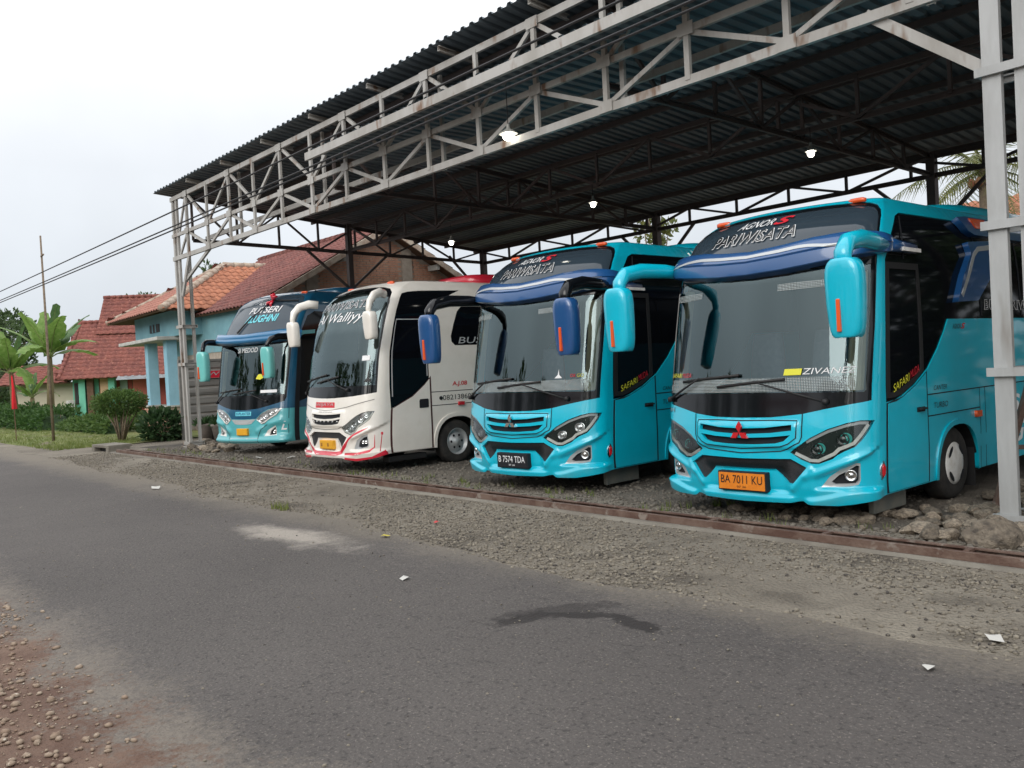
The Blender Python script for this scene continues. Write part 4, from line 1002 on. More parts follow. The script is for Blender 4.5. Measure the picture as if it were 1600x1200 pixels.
        for c, r, zt in arches:
            ap = [(c + (r + .01) * math.copysign(abs(math.cos(a)) ** .85, math.cos(a)), .30 + (zt + .01 - .30) * math.sin(a) ** .8) for a in np.linspace(math.pi, 0, 19)]
            panel(B, 'arch_flare', T, o_(strip(ap, .06)), M_WHITE, (), .016, .016, .08)
            y = B.ye + c - B.xc - B.La; wheel(T, (sg * (B.w - .14), y, .36), .37, 'rim', sg)
            MB().box((sg * (B.w - .06) - .14, y + .47, .1), (sg * (B.w - .06) + .02, y + .485, .5)).build('mud_flap', M_RUBBER, T)
        hl = panel(B, 'headlight', T, o_(lamp), M_LAMPC, (), -.03, 0, .07)
        for q, z, r in ((.59, .715, .05), (.71, .785, .052), (.85, .86, .05), (.95, .92, .035)): disc_on(B, 'projector_lens', hl, sg * q, z, r, M_CHROME, -.02, .02)
        panel(B, 'light_strip', hl, o_(strip([(.50, .70), (.66, .645), (.75, .685), (.81, .765), (.90, .81), (.985, .868), (1.055, .975)], .022)), M_WHITEP, (), -.012, .01, .05)
        panel(B, 'lamp_cover', hl, o_(lamp), M_COVER, (), -.003, 0, .07)
        fo = panel(B, 'fog_lamp', T, o_(fog), M_SILVER, [o_(fogin)], -.004, .03, .05); panel(B, 'fog_bowl', fo, o_(fogin), M_GAP, (), -.035, 0, .06)
        for q in (.89, .945): disc_on(B, 'fog_lens', fo, sg * q, .51, .03, M_CHROME, -.012, .02)
        # red bumper trim
        panel(B, 'red_trim', T, o_(strip([(0, .33), (.30, .325), (.42, .345), (.53, .45), (.62, .56), (.72, .625), (.84, .675), (.99, .74)], [.055, .055, .055, .05, .035, .03, .03, .008])), M_RED, (), .004, .004, .05)
        panel(B, 'red_trim', T, o_(strip([(.52, .325), (.78, .33), (1.0, .37), (1.09, .42), (1.10, .62)], [.03, .03, .03, .02, .006])), M_RED, (), .004, .004, .05)
        panel(B, 'red_lip', T, o_([(.52, .247), (.78, .228), (1.03, .256), (1.19, .285), (1.30, .30), (1.27, .37), (1.18, .345), (1.03, .285), (.78, .262), (.53, .275)]), M_RED, (), .006, .008, .05)
    panel(B, 'grille_mesh', T, sy([(0, .99), (.46, .99), (.46, .76), (0, .76)]), M_GAP, (), -.035, 0, .1)
    panel(B, 'intake_mesh', T, sy([(0, .69), (.6, .69), (.6, .40), (0, .40)]), MATS['black plastic mesh'], (), -.03, 0, .1)
    for q in np.linspace(-.36, .36, 7): disc_on(B, 'grille_light', T, q, .842, .012, M_CHROME, .0, .03, n=8)
    for s_ in (1, -1):
        o_ = lambda p: p if s_ == 1 else mir(p)
        panel(B, 'hood_seam', T, o_(strip([(0, 1.022), (.2, 1.028), (.53, 1.066), (1.07, 1.18)], .012)), mat('grey seam', (.25, .24, .22)), (), .005, 0, .05)
        panel(B, 'grille_seam', T, o_(strip([(.48, .76), (.36, .725), (0, .71)], .012)), MATS['grey seam'], (), .005, 0, .05)
    panel(B, 'badge_plate', T, [(-.37, 1.066), (.24, 1.064), (.235, 1.15), (-.37, 1.156)], M_TXTR, (), .003, .003, .1)
    text_on(B, 'badge', T, 'WIJAYA', -.35, 1.078, .56, .062, M_TXTG, .006, .15); text_on(B, 'badge', T, 'TURBO INTERCOOLER', -.2, .985, .42, .018, M_TXTB, .004)
    pb, (px, py, pz, pw, ph) = plate(B, T, -.16, .26, .392, .538, M_PLATEY, M_PLATEY)
    for k in range(2): MB().box((px + .03 + k * .2, py + .001, pz + .03), (px + .08 + k * .2, py + .006, pz + ph - .03)).build('plate_mark', mat('worn plate mark', (.35, .15, .02)), pb)
    text_on(B, 'lettering', T, 'PARIWISATA', -.80, 2.68, 1.6, .13, M_TXTW, -.006, .25, .022); text_on(B, 'lettering', T, 'PARIWISATA', -.80, 2.68, 1.6, .13, M_GLASST, -.002, .25, -.012)
    text_on(B, 'lettering', T, 'Al Walliyy', -.80, 2.42, 1.5, .2, M_TXTW, -.006, .45, 0.)
    panel(B, 'sticker', T, [(.80, 1.80), (.94, 1.80), (.94, 1.88), (.80, 1.88)], M_TXTW, (), -.006, 0, .1)
    panel(B, 'sticker', T, [(.86, 1.46), (1.0, 1.46), (.95, 1.53), (.935, 1.66), (.92, 1.53)], M_TXTB, (), -.006, 0, .1)
    text_on(B, 'lettering', T, 'BUS PARIWISATA', 2.88, 2.02, 2.4, .11, M_TXTG, -.004, .2); text_on(B, 'lettering', T, 'A.J.08', 2.69, 1.29, .32, .09, M_TXTR, .004, .1, .02)
    text_on(B, 'lettering', T, '082138602962', 2.47, 1.075, .93, .085, M_TXTB, .004); disc_on(B, 'phone_mark', T, 2.43, 1.115, .035, M_TXTB, .006, .008, n=12)
    wiper(B, T, (-.95, 1.30), (-.5, 1.56), (-.85, 1.50), (-.05, 1.60)); wiper(B, T, (.55, 1.34), (.05, 1.50), (-.35, 1.47), (.3, 1.56))
    for q in (-.9, .80):
        p, n = B.pt(q, 3.07, .01); MB().add(*loft([rrect(0, 0, h, .085 * s_, .035 * s_, 3) for h, s_ in ((-.03, 1), (.008, 1), (.02, .75))])).build('roof_marker', M_ORANGE, T, True).location = p
    MB().add(*loft([rrect(0, 4.4, z, .7 * k, 1.6 * k2, 5, 28) for z, k, k2 in ((3.06, 1, 1), (3.24, .98, .985), (3.28, .93, .965), (3.29, .6, .8))])).build('air_conditioner', M_RED, T, True)
    arm = [(1.03, .62, 2.84), (1.10, .48, 2.86), (1.16, .32, 2.81), (1.19, .22, 2.70), (1.19, .19, 2.60), (1.19, .19, 2.48)]
    ar = [(.045, .07), (.05, .075), (.05, .07), (.05, .06), (.045, .045), (.04, .04)]
    for sg in (1, -1): mirror_unit(T, sg, (1.2, .19, 2.12, 2.55, .125, .085), arm, ar, M_WHITE, M_WHITE)
    cabin(B, T, .62, 1.38, 2.6, False)
    im = MB(); im.add(*loft([rrect(-.62, .42, z, .05, .02, 3) for z in (1.95, 2.0, 2.35, 2.4)])); im.build('inner_mirror', M_RUBBER, T, True)
    MB().box((B.w - .24, .55, .15), (B.w - .06, 1.3, .24)).build('step_box', MATS['black rubber'], T, bevel=.01)
    ant = MB(); a = B.pt(1.16, .36, .03)[0]; ant.tube([a, a + Vector((.12, -.03, .28))], .008, 6); ant.cyl(a + Vector((.12, -.03, .27)), a + Vector((.125, -.03, .31)), .018, .018, 8); ant.build('guide_pole', M_RED, T)
    return T
white_bus()

# ---- teal bus
FZ1 = [(.1, .07), (.25, .02), (.35, 0), (.6, 0), (.9, .03), (1.1, .06), (1.25, .08), (2.3, .26), (2.5, .32), (2.9, .56), (3.2, .78), (3.32, .92), (3.42, 1.12), (3.46, 1.3)]
KZ1 = [(.1, .98), (.3, .99), (.6, 1), (2.2, 1), (2.6, .985), (3.2, .95), (3.32, .9), (3.42, .82), (3.46, .74)]
def relief1(q, z):
    fr = 1 - sstep(q, 1.0, 1.25)
    return (.05 * np.exp(-((z - .31) / .055) ** 2) - .03 * sstep(q, .5, .65) * sstep(z, .40, .46) * (1 - sstep(z, .58, .68)) + .025 * np.exp(-(seg_d(q, z, (.42, .5), (.95, .72)) / .06) ** 2)) * fr
def teal_bus():
    T = thing('tourist_bus', 'two-tone teal tourist bus with a tall upper windscreen and a red bow', 'bus', (-18.014, 7.834, 0), .317, 'tourist buses parked under the shelter')
    B = Body(.93, .14, .27, FZ1, KZ1, 1., 7.6, relief1)
    arches = [(2.83, .5, .80), (6.5, .52, .80)]
    bottom = [(0, .25), (.43, .25), (.7, .25), (.95, .262), (1.28, .27)]
    sy = lambda h: h + mir([p for p in h if p[0] > 1e-6])
    front = [(0, .948), (.2, .952), (.414, .974), (.6, 1.01), (.792, 1.054), (1.03, 1.114), (1.07, 1.19), (1.10, 1.99), (1.105, 2.46), (0, 2.46)]
    gl = [(0, 1.255), (1.03, 1.255), (1.055, 1.99), (1.06, 2.33), (0, 2.33)]
    top = [(0, 2.50), (.9, 2.53), (1.10, 2.62), (1.085, 3.05), (1.08, 3.2), (1.04, 3.32), (.93, 3.385), (.6, 3.405), (0, 3.41)]
    lamp = [(0.378, 0.753), (0.506, 0.867), (0.667, 0.943), (.83, .975), (0.985, 0.965), (0.878, 0.831), (0.673, 0.722), (.60, .66), (0.524, 0.645)]
    fog = [(0.576, 0.392), (0.644, 0.513), (0.844, 0.618), (0.868, 0.413)]; fogin = [(0.70, 0.415), (0.72, 0.50), (0.835, 0.585), (0.855, 0.43)]
    side = [(1.30, 1.06), (1.6, 1.13), (1.9, 1.25), (2.15, 1.45), (B.q_end - .4, 1.75), (B.q_end - .4, 2.95), (1.75, 3.0), (1.40, 2.9), (1.27, 2.42), (1.29, 1.6)]
    lo_cut = [(1.27, .95), (1.0, .985), (.85, .985), (.667, .955), (.506, .88), (.37, .76), (.25, .70), (0, .69)]
    zc = 1.03
    half = list(bottom)
    out_l = body_outline(B, bottom, arches, .96)
    holes_l = [lamp, mir(lamp), fog, mir(fog)]
    panel(B, 'lower_body', T, out_l, M_TEALL, [lamp, mir(lamp), fog, mir(fog)] if False else [h for h in (fog, mir(fog))], 0., .035, .07, GRID_U(B), GRID_V)
    up_half = [(0, .962), (B.q_end, .962), (B.q_end, 3.455)]
    panel(B, 'upper_body', T, up_half[1:] + mir(up_half[1:]), M_TEALD, [[(a, max(b, .97)) for a, b in sy(front)], sy(top), side, mir(side)], 0., .035, .07, GRID_U(B), GRID_V)
    hood = [(0, .945), (.414, .97), (.792, 1.05), (1.04, 1.11), (1.20, .985), (.985, .985), (.83, .985), (.667, .955), (.506, .88), (.37, .765), (.2, .76), (0, .755)]
    panel(B, 'hood_band', T, sy(hood), M_TEALD, (), .004, .004, .06)
    roof_cap(B, T, M_TEALD, 3.454, .07); rear_wall(B, T, M_TEALD, .3, 3.45); under_body(B, T, arches)
    panel(B, 'windscreen_surround', T, sy(front), M_BLACKG, [sy(gl)], .002, .03, .09)
    panel(B, 'windscreen', T, sy(gl), M_WS, (), -.012, 0, .1)
    panel(B, 'upper_windscreen', T, sy(top), mat('upper glass', (.035, .055, .075), rough=.08, spec=.5), (), -.008, .02, .09)
    for sg in (1, -1):
        o_ = lambda p: p if sg == 1 else mir(p)
        panel(B, 'side_window_band', T, o_(side), M_GLASSD, (), -.01, .02, .25)
        panel(B, 'door_gap', T, o_([(1.262, .275), (1.40, .275), (1.40, 2.4), (1.262, 2.4)]), M_GAP, (), .004, 0, .12)
        panel(B, 'teal_flash', T, o_([(1.0, 2.56), (1.9, 2.60), (1.9, 2.52), (1.45, 2.50), (1.3, 2.45), (1.15, 2.50)]), M_TEALL, (), .01, .01, .1)
        hl = panel(B, 'headlight', T, o_(lamp), M_LAMPC, (), .006, .006, .07)
        for q, z, r in ((.51, .74, .05), (.62, .80, .05), (.76, .87, .045), (.87, .92, .03)): disc_on(B, 'projector_lens', hl, sg * q, z, r, M_CHROME, .016, .02)
        panel(B, 'light_strip', hl, o_(strip([(.40, .745), (.525, .665), (.61, .695), (.68, .745), (.86, .845), (.95, .95)], .02)), M_WHITEP, (), .014, .006, .05)
        fo = panel(B, 'fog_lamp', T, o_(fog), M_WHITEP, [o_(fogin)], -.002, .03, .05); panel(B, 'fog_bowl', fo, o_(fogin), M_GAP, (), -.035, 0, .06)
        disc_on(B, 'fog_lens', fo, sg * .80, .49, .04, M_CHROME, -.012, .02)
        panel(B, 'panel_line', T, o_(strip([(1.13, .28), (1.13, .96)], .012)), M_GAP, (), .002, 0, .2); panel(B, 'bumper_seam', T, o_(strip([(.43, .26), (.43, .40), (.52, .54), (.66, .64)], .012)), M_GAP, (), .005, 0, .05)
        for c, r, zt in arches: wheel(T, (sg * (B.w - .14), B.ye + c - B.xc - B.La, .37), .37, 'rim', sg)
    text_on(B, 'swoosh', T, 'L', .97, .52, .12, .17, M_TXTW, .004, .35, .02)
    panel(B, 'grille_smile', T, sy([(0, .745), (.2, .748), (.364, .754), (.245, .657), (.12, .645), (0, .643)]), M_SILVER, (), .006, .012, .06)
    panel(B, 'grille_mesh', T, sy([(0, .69), (.2, .692), (.15, .665), (0, .66)]), M_TXTG, (), .010, .004, .1)
    panel(B, 'badge_plate', T, [(-.23, .83), (.24, .83), (.24, .915), (-.23, .915)], M_TXTC, (), .008, .003, .1); text_on(B, 'badge', T, 'SUPLANTER', -.21, .845, .43, .055, M_BLUE, .011, .15, .02)
    panel(B, 'bumper_sheen', T, sy([(0, .30), (.42, .30), (.42, .36), (0, .365)]), mat('pale grey bumper sheen', (.35, .47, .50), rough=.3, coat=.5), (), .003, 0, .1)  # pale sheen along the bumper bulge, laid on as colour
    pb, _ = plate(B, T, -.15, .175, .42, .565, M_PLATEY, M_PLATEY)
    text_on(B, 'lettering', T, 'PUTSERI', -.35, 3.02, .95, .13, M_TXTW, .0, .25, .01); text_on(B, 'lettering', T, 'ALUGHNI', -.35, 2.82, .95, .15, M_TXTC, .0, .25, .03); text_on(B, 'lettering', T, 'AGNOR', -.2, 3.2, .45, .08, M_TXTW, .0, .3)
    text_on(B, 'lettering', T, 'SI MEDOD', -.3, 2.17, .6, .1, M_TXTW, -.006, .15); panel(B, 'sticker', T, [(.45, 1.3), (.85, 1.3), (.85, 1.36), (.45, 1.36)], M_TXTW, (), -.006, 0, .1)
    panel(B, 'sticker', T, [(.30, 1.60), (.42, 1.58), (.50, 1.62), (.44, 1.70), (.36, 1.69)], M_TXTY, (), -.006, 0, .1)
    # red bow tied at the top of the glass
    bow = MB(); p, n = B.pt(.28, 3.25, .04)
    for dx, dz in ((-.16, -.10), (.17, .08), (-.04, -.16), (.1, .14)):
        a = p + Vector((dx, -.03, dz)); bow.tube([p, p.lerp(a, .6) + Vector((0, -.05, .02)), a], [(.03, .02), (.06, .03), (.03, .012)], 8)
    bow.build('bow', M_RED, T, True)
    rb = MB()
    for dq in (.55, .75, .95): rb.tube([p, B.pt(dq, 3.32 - .1 * dq, .02)[0]], .012, 6)
    rb.tube([p, B.pt(-.2, 2.9, .02)[0], B.pt(-.45, 2.6, .02)[0]], [.01, .014, .02], 6); rb.build('ribbon', M_RUBBER, T)
    # visor
    zt = lambda q: np.interp(np.abs(q), [0, .6, 1.2], [2.50, 2.52, 2.56]); zb = lambda q: np.interp(np.abs(q), [0, .6, 1.2], [2.33, 2.34, 2.38]); qs = np.linspace(-1.22, 1.22, 45)
    rows = [[tuple(x) for x in B.P(qs, zb(qs) + (zt(qs) - zb(qs)) * t, o)[0]] for t, o in ((1, -.02), (1, .12), (.95, .16), (.6, .17), (.5, .15), (.4, .17), (.08, .15), (0, .1), (0, -.03))]
    v, f = loft(rows, False, False); link('sun_visor', mesh(v, f, True), mat('mid blue bus paint', (.02, .15, .32), rough=.3, coat=1.), T)
    wiper(B, T, (-1.0, 1.12), (-.55, 1.38), (-.85, 1.33), (-.1, 1.40)); wiper(B, T, (.62, 1.12), (.1, 1.32), (-.35, 1.29), (.35, 1.36))
    p, n = B.pt(.9, 3.44, .01); MB().add(*loft([rrect(0, 0, h, .085 * s_, .035 * s_, 3) for h, s_ in ((-.03, 1), (.008, 1), (.02, .75))])).build('roof_marker', M_ORANGE, T, True).location = p
    arm = [(1.12, .55, 2.42), (1.13, .3, 2.45), (1.10, .10, 2.45), (1.02, -.04, 2.40), (.98, -.10, 2.30), (.98, -.12, 2.18)]
    for sg in (1, -1): mirror_unit(T, sg, (.98, -.12, 1.60, 2.24, .145, .1), arm, [(.045, .06), (.05, .07), (.05, .065), (.05, .06), (.045, .045), (.04, .04)], mat('mint mirror paint', (.16, .52, .50), rough=.3, coat=.8), M_BLACKG, (-.05, .016, 1.66, 1.92))
    cabin(B, T, .62, 1.22, 2.25)
    im = MB(); im.add(*loft([rrect(-.72, .40, z, .05, .02, 3) for z in (1.6, 1.64, 2.1, 2.15)])); im.build('inner_mirror', M_RUBBER, T, True)
    ac = MB(); ac.add(*loft([rrect(0, 4.0, z, .7 * k, 1.5 * k, 5, 24) for z, k in ((3.45, 1), (3.6, .98), (3.64, .9))])); ac.build('air_conditioner', M_TEALD, T, True)
    return T
teal_bus()
# ------------------------------------------------------------------ houses
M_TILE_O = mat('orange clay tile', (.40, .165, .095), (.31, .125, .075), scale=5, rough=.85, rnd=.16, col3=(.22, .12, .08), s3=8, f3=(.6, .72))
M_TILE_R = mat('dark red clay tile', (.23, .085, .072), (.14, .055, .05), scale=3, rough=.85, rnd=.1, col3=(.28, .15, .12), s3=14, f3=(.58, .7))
M_TILE_F = mat('red clay tile', (.22, .072, .055), (.15, .05, .042), scale=2, rough=.85, col3=(.33, .14, .10), s3=9, f3=(.58, .7))
M_CAP = mat('mortared ridge', (.42, .36, .29), (.30, .22, .17), scale=5, rough=.9)
M_BWALL = mat('pale blue wall', (.20, .40, .46), (.16, .33, .39), scale=1.2, rough=.85, col3=(.30, .36, .36), s3=2.5, f3=(.62, .75))
M_BLUEC = mat('blue painted column', (.27, .50, .62), (.24, .45, .56), scale=2, rough=.8)
M_GWALL = mat('lime green wall', (.20, .42, .12), (.17, .36, .10), scale=1.5, rough=.85)
M_MINT = mat('mint green wall', (.16, .50, .36), (.14, .44, .32), scale=1.5, rough=.85)
M_PEACH = mat('peach wall panel', (.62, .42, .26), rough=.8)
M_RWALL = mat('brick red wall', (.32, .075, .06), (.26, .06, .05), scale=2, rough=.85)
M_SLAB = mat('concrete slab edge', (.50, .50, .47), (.38, .38, .36), scale=3, rough=.85)
M_DARK = mat('dark opening', (.02, .02, .022), rough=.7)
M_WOOD = mat('brown timber', (.10, .055, .03), (.14, .08, .05), scale=6, rough=.8)
M_BRICK = mat('clay brick', (.60, .34, .24), (.50, .25, .17), scale=2.5, rough=.9, col3=(.58, .38, .27), s3=9, f3=(.55, .65))
M_MORT = mat('grey mortar', (.45, .39, .33), (.35, .30, .25), scale=5, rough=.95)
M_STONE = mat('river stone', (.16, .13, .10), (.27, .225, .17), scale=4, rough=.85, rnd=.35, bump=.8, bscale=9, col3=(.09, .075, .06), s3=3, f3=(.52, .7))

def tile_mesh(w, l, t=.018):
    """S-shaped clay tile lying in its own plane: x across, y up the slope"""
    n = 8; v = []; f = []
    for j in range(2):
        for k in range(n + 1):
            x = w * (k / n - .5); z = .022 * math.sin(k / n * 2 * math.pi) + (.030 if j == 0 else .006); v.append((x, (-.06 if j == 0 else l), z))
    for k in range(n + 1): v.append((v[k][0], -.06, v[k][2] - t))
    c = n + 1
    for k in range(n): f += [(k, k + 1, c + k + 1, c + k), (2 * c + k, 2 * c + k + 1, k + 1, k)]
    return mesh(v, f, True)
def roof_plane(name, parent, A, Bp, Cc, D, m, w, l, single, base_name='roof'):
    """quad A-B eave, D-C ridge. Tiles laid in courses; single -> each tile an object, else one joined part"""
    A, Bp, Cc, D = map(Vector, (A, Bp, Cc, D)); ex = (Bp - A).normalized(); nrm = ex.cross(D - A).normalized()
    if nrm.z < 0: nrm = -nrm
    ey = nrm.cross(ex).normalized()
    if ey.dot(D - A) < 0: ey = -ey
    def uv(P): d = P - A; return (d.dot(ex), d.dot(ey))
    poly = [uv(p) for p in (A, Bp, Cc, D)]; us = [p[0] for p in poly]; vs = [p[1] for p in poly]
    base = MB(); base.add([p - nrm * .02 for p in (A, Bp, Cc, D)] + [p - nrm * .09 for p in (A, Bp, Cc, D)], [(0, 1, 2, 3), (7, 6, 5, 4), (0, 4, 5, 1), (1, 5, 6, 2), (2, 6, 7, 3), (3, 7, 4, 0)])
    bo = base.build(base_name, M_WOOD, parent)
    tm = tile_mesh(w, l * 1.05); rot = Matrix((ex, ey, nrm)).transposed().to_4x4(); big = MB(); cnt = 0
    pts = []
    y = 0.0; row = 0
    while y < max(vs):
        x = min(us) + w * .5
        while x < max(us): pts.append((x, y + l * .3)); x += w
        y += l; row += 1
    P = np.array(pts); ins = inpoly(P, poly)
    tv = [v.co.copy() for v in tm.vertices]; tf = [tuple(p.vertices) for p in tm.polygons]
    for (x, yy), k in zip(pts, ins):
        if not k: continue
        M4 = Matrix.Translation(A + ex * x + ey * (yy - l * .3) + nrm * R.uniform(-.004, .006)) @ rot @ Matrix.Rotation(R.uniform(-.02, .02), 4, 'Z')
        if single and cnt < 300:
            o = bpy.data.objects.new('tile', tm); COL.objects.link(o); o.parent = bo; o.matrix_local = M4
            if not tm.materials: tm.materials.append(m)
        else: big.add([M4 @ v for v in tv], tf)
        cnt += 1
    if big.v: tag(big.build('tile_courses', m, bo, True), kind='stuff')
    return bo
def ridge(parent, p, q, m, r=.13):
    b_ = MB(); p, q = Vector(p), Vector(q); n = max(2, int((q - p).length / .35))
    for k in range(n):
        a = p.lerp(q, k / n); c = p.lerp(q, (k + 1.08) / n); b_.tube([a, c], [(r, r * .8), (r * .88, r * .7)], 8)
    return b_.build('ridge_cap', m, parent, True)
def hframe(org, ang):
    c_, s_ = math.cos(ang), math.sin(ang)
    return lambda x, y, z: (org[0] + c_ * x - s_ * y, org[1] + s_ * x + c_ * y, z)
def hbox(fr, lo, hi, name, m, parent, bevel=0):
    b_ = MB(); (a, b, c), (d, e, f) = lo, hi
    b_.add([fr(*p) for p in ((a, b, c), (d, b, c), (d, e, c), (a, e, c), (a, b, f), (d, b, f), (d, e, f), (a, e, f))], [(0, 3, 2, 1), (4, 5, 6, 7), (0, 1, 5, 4), (1, 2, 6, 5), (2, 3, 7, 6), (3, 0, 4, 7)])
    return b_.build(name, m, parent, bevel=bevel)

# --- pale blue house with the orange hipped roof
fr = hframe((-28.05, 10.35), math.radians(-3))
BH = thing('blue_house', 'pale blue house with a porch, concrete ledge and orange hipped tile roof', 'house', (0, 0, 0))
hbox(fr, (-5.2, .0, 3.12), (0, 9, 3.95), 'upper_wall', M_BWALL, BH)
hbox(fr, (-5.2, 2.2, 0), (-.4, 9, 3.0), 'porch_wall', M_GWALL, BH)
hbox(fr, (-.4, 1.2, 0), (.02, 9, 3.0), 'side_wall', M_BWALL, BH)
hbox(fr, (-5.4, -.55, 3.0), (-.7, 8.5, 3.12), 'ledge', M_SLAB, BH, .02)
for x in (-3.25, -1.1):
    c_ = hbox(fr, (x - .17, -.2, .85), (x + .17, .14, 3.0), 'porch_column', M_BLUEC, BH, .01)
    bb = MB()
    for r_ in range(7):
        for k in range(2):
            for sd in range(2):
                x0 = x - .25 + k * .25 + (.06 if r_ % 2 else 0); y0 = -.3 if sd == 0 else .0
                bb.add([fr(*p) for p in ((x0, -.3, r_ * .118 + .01), (x0 + .225, -.3, r_ * .118 + .01), (x0 + .225, .26, r_ * .118 + .01), (x0, .26, r_ * .118 + .01), (x0, -.3, r_ * .118 + .105), (x0 + .225, -.3, r_ * .118 + .105), (x0 + .225, .26, r_ * .118 + .105), (x0, .26, r_ * .118 + .105))], [(0, 3, 2, 1), (4, 5, 6, 7), (0, 1, 5, 4), (1, 2, 6, 5), (2, 3, 7, 6), (3, 0, 4, 7)]) if sd == 0 else None
    tag(bb.build('brick_base', M_BRICK, c_), kind='stuff')
    hbox(fr, (x - .24, -.27, 0), (x + .24, .22, .83), 'base_core', M_MORT, c_); hbox(fr, (x - .3, -.33, .84), (x + .3, .28, .89), 'base_cap', M_SLAB, c_)
vn = hbox(fr, (-3.3, -.03, 3.35), (-2.2, .02, 3.62), 'vent', M_DARK, BH)
for k in range(3): hbox(fr, (-3.3 + k * .36, -.05, 3.35), (-3.24 + k * .36, .0, 3.62), 'vent_bar', M_BWALL, vn)
hbox(fr, (-1.75, 2.15, .0), (-.9, 2.22, 2.1), 'door', M_DARK, BH); hbox(fr, (-3.8, 2.15, .9), (-2.6, 2.22, 2.2), 'window', M_DARK, BH)
hbox(fr, (.02, .8, 3.05), (1.6, 5.0, 3.15), 'side_awning', M_SLAB, BH)
e = .75; ze, zr_ = 3.9, 5.65
c00, c10, c11, c01 = (-5.9, -e, ze), (e, -e, ze), (e, 10, ze), (-5.9, 10, ze); r0, r1 = (-2.4, 2.35, zr_), (-2.4, 7.5, zr_)
F_ = lambda p: fr(*p)
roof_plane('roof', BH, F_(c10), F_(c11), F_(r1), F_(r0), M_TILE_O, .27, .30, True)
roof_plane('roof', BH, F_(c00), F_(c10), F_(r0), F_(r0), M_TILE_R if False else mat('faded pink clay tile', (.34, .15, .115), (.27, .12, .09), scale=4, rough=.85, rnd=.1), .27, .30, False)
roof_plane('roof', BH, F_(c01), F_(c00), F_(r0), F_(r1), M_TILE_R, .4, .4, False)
rp_ = ridge(BH, F_(c10), F_(r0), M_CAP, .15); ridge(BH, F_(c00), F_(r0), M_CAP, .13); ridge(BH, F_(r0), F_(r1), M_CAP, .16)

# --- brick house: gable end faces the shelter
BK = thing('brick_house', 'house with a bare brick gable wall and dark red tile roof behind the shelter', 'house', (0, 0, 0))
XG = -23.75; ya, yb, ym, zE, zR = 10.75, 19.6, 15.15, 3.72, 6.15
roofz = lambda y: zE + (zR - zE) * (1 - abs(y - ym) / (ym - ya))
gw = MB(); gw.add([(XG, ya + .3, 0), (XG, yb - .3, 0), (XG, yb - .3, roofz(yb - .3)), (XG, ym, zR - .05), (XG, ya + .3, roofz(ya + .3) - .05)], [(0, 1, 2, 3, 4)])
gw.add([(XG, ya + .3, 0), (XG - 7, ya + .3, 0), (XG - 7, ya + .3, zE), (XG, ya + .3, zE)], [(0, 1, 2, 3)])
gwo = gw.build('gable_wall', M_MORT, BK)
bk = MB(); row = 0; zz = 2.6
while zz < zR - .1:
    y = ya + .35 - (.12 if row % 2 else 0)
    while y < yb - .5:
        y2 = y + .215
        if zz + .06 < roofz(y) - .12 and zz + .06 < roofz(y2) - .12 and not any(abs((y + y2) / 2 - c) < .24 for c in (12.7, 16.1)):
            o_ = R.uniform(.008, .022); h = R.uniform(.052, .06)
            bk.add([(XG, y, zz), (XG, y2, zz), (XG, y2, zz + h), (XG, y, zz + h), (XG + o_, y, zz), (XG + o_, y2, zz), (XG + o_, y2, zz + h), (XG + o_, y, zz + h)], [(4, 5, 6, 7), (0, 1, 5, 4), (3, 7, 6, 2), (1, 2, 6, 5), (0, 4, 7, 3)])
        y += .235
    zz += .074; row += 1
tag(bk.build('brick_courses', M_BRICK, gwo), kind='stuff')
for c in (12.7, 16.1):
    zt_ = roofz(c) - .1; part('beam', 'concrete_pier', M_MORT, gwo, (XG + .02, c, 0), (XG + .02, c, zt_), .1, .36, (0, 1, 0))
roof_plane('roof', BK, (XG - 8.5, ya, zE), (XG + .55, ya, zE), (XG + .55, ym, zR), (XG - 8.5, ym, zR), M_TILE_R, .25, .27, False)
roof_plane('roof', BK, (XG + .55, yb, zE), (XG - 8.5, yb, zE), (XG - 8.5, ym, zR), (XG + .55, ym, zR), M_TILE_R, .4, .4, False)
ridge(BK, (XG + .6, ym, zR + .03), (XG - 8.5, ym, zR + .03), M_TILE_R, .14)
part('beam', 'verge_board', M_CAP, BK, (XG + .55, ya, zE - .10), (XG + .55, ym, zR - .10), .06, .16); part('beam', 'verge_board', M_CAP, BK, (XG + .55, yb, zE - .10), (XG + .55, ym, zR - .10), .06, .16)
for y in (11.8, 13.6, 17.0, 18.6): part('beam', 'purlin_end', M_SLAB, BK, (XG - .1, y, roofz(y) - .24), (XG + .5, y, roofz(y) - .24), .12, .16)
hbox(hframe((0, 0), 0), (XG - 7, ya + .28, 2.5), (XG - .02, ya + .34, zE - .05), 'front_wall', M_BWALL, BK)

# --- mint and red house farther along the road
fr = hframe((-54.1, 13.7), math.radians(62))
MH = thing('mint_house', 'mint green and brick red house with tall red tile roof behind the banana plants', 'house', (0, 0, 0))
hbox(fr, (0, 0, 0), (2.25, 7, 2.6), 'wall', M_MINT, MH); hbox(fr, (2.25, .25, 0), (9, 7, 2.7), 'wall', M_RWALL, MH)
for x, m_ in ((.55, M_MINT), (.98, M_WOOD), (2.1, M_MINT)): hbox(fr, (x - .17, -.4, 0), (x + .17, -.06, 2.35), 'pillar', m_, MH, .02)
w_ = hbox(fr, (1.38, -.06, .2), (1.98, .0, 2.35), 'door', M_WOOD, MH); hbox(fr, (1.45, -.09, .25), (1.92, -.05, 2.28), 'door_panel', M_PEACH, w_)
w_ = hbox(fr, (.08, -.05, .7), (.36, .0, 1.9), 'window', M_WOOD, MH); hbox(fr, (.12, -.07, .75), (.32, -.03, 1.85), 'pane', M_DARK, w_)
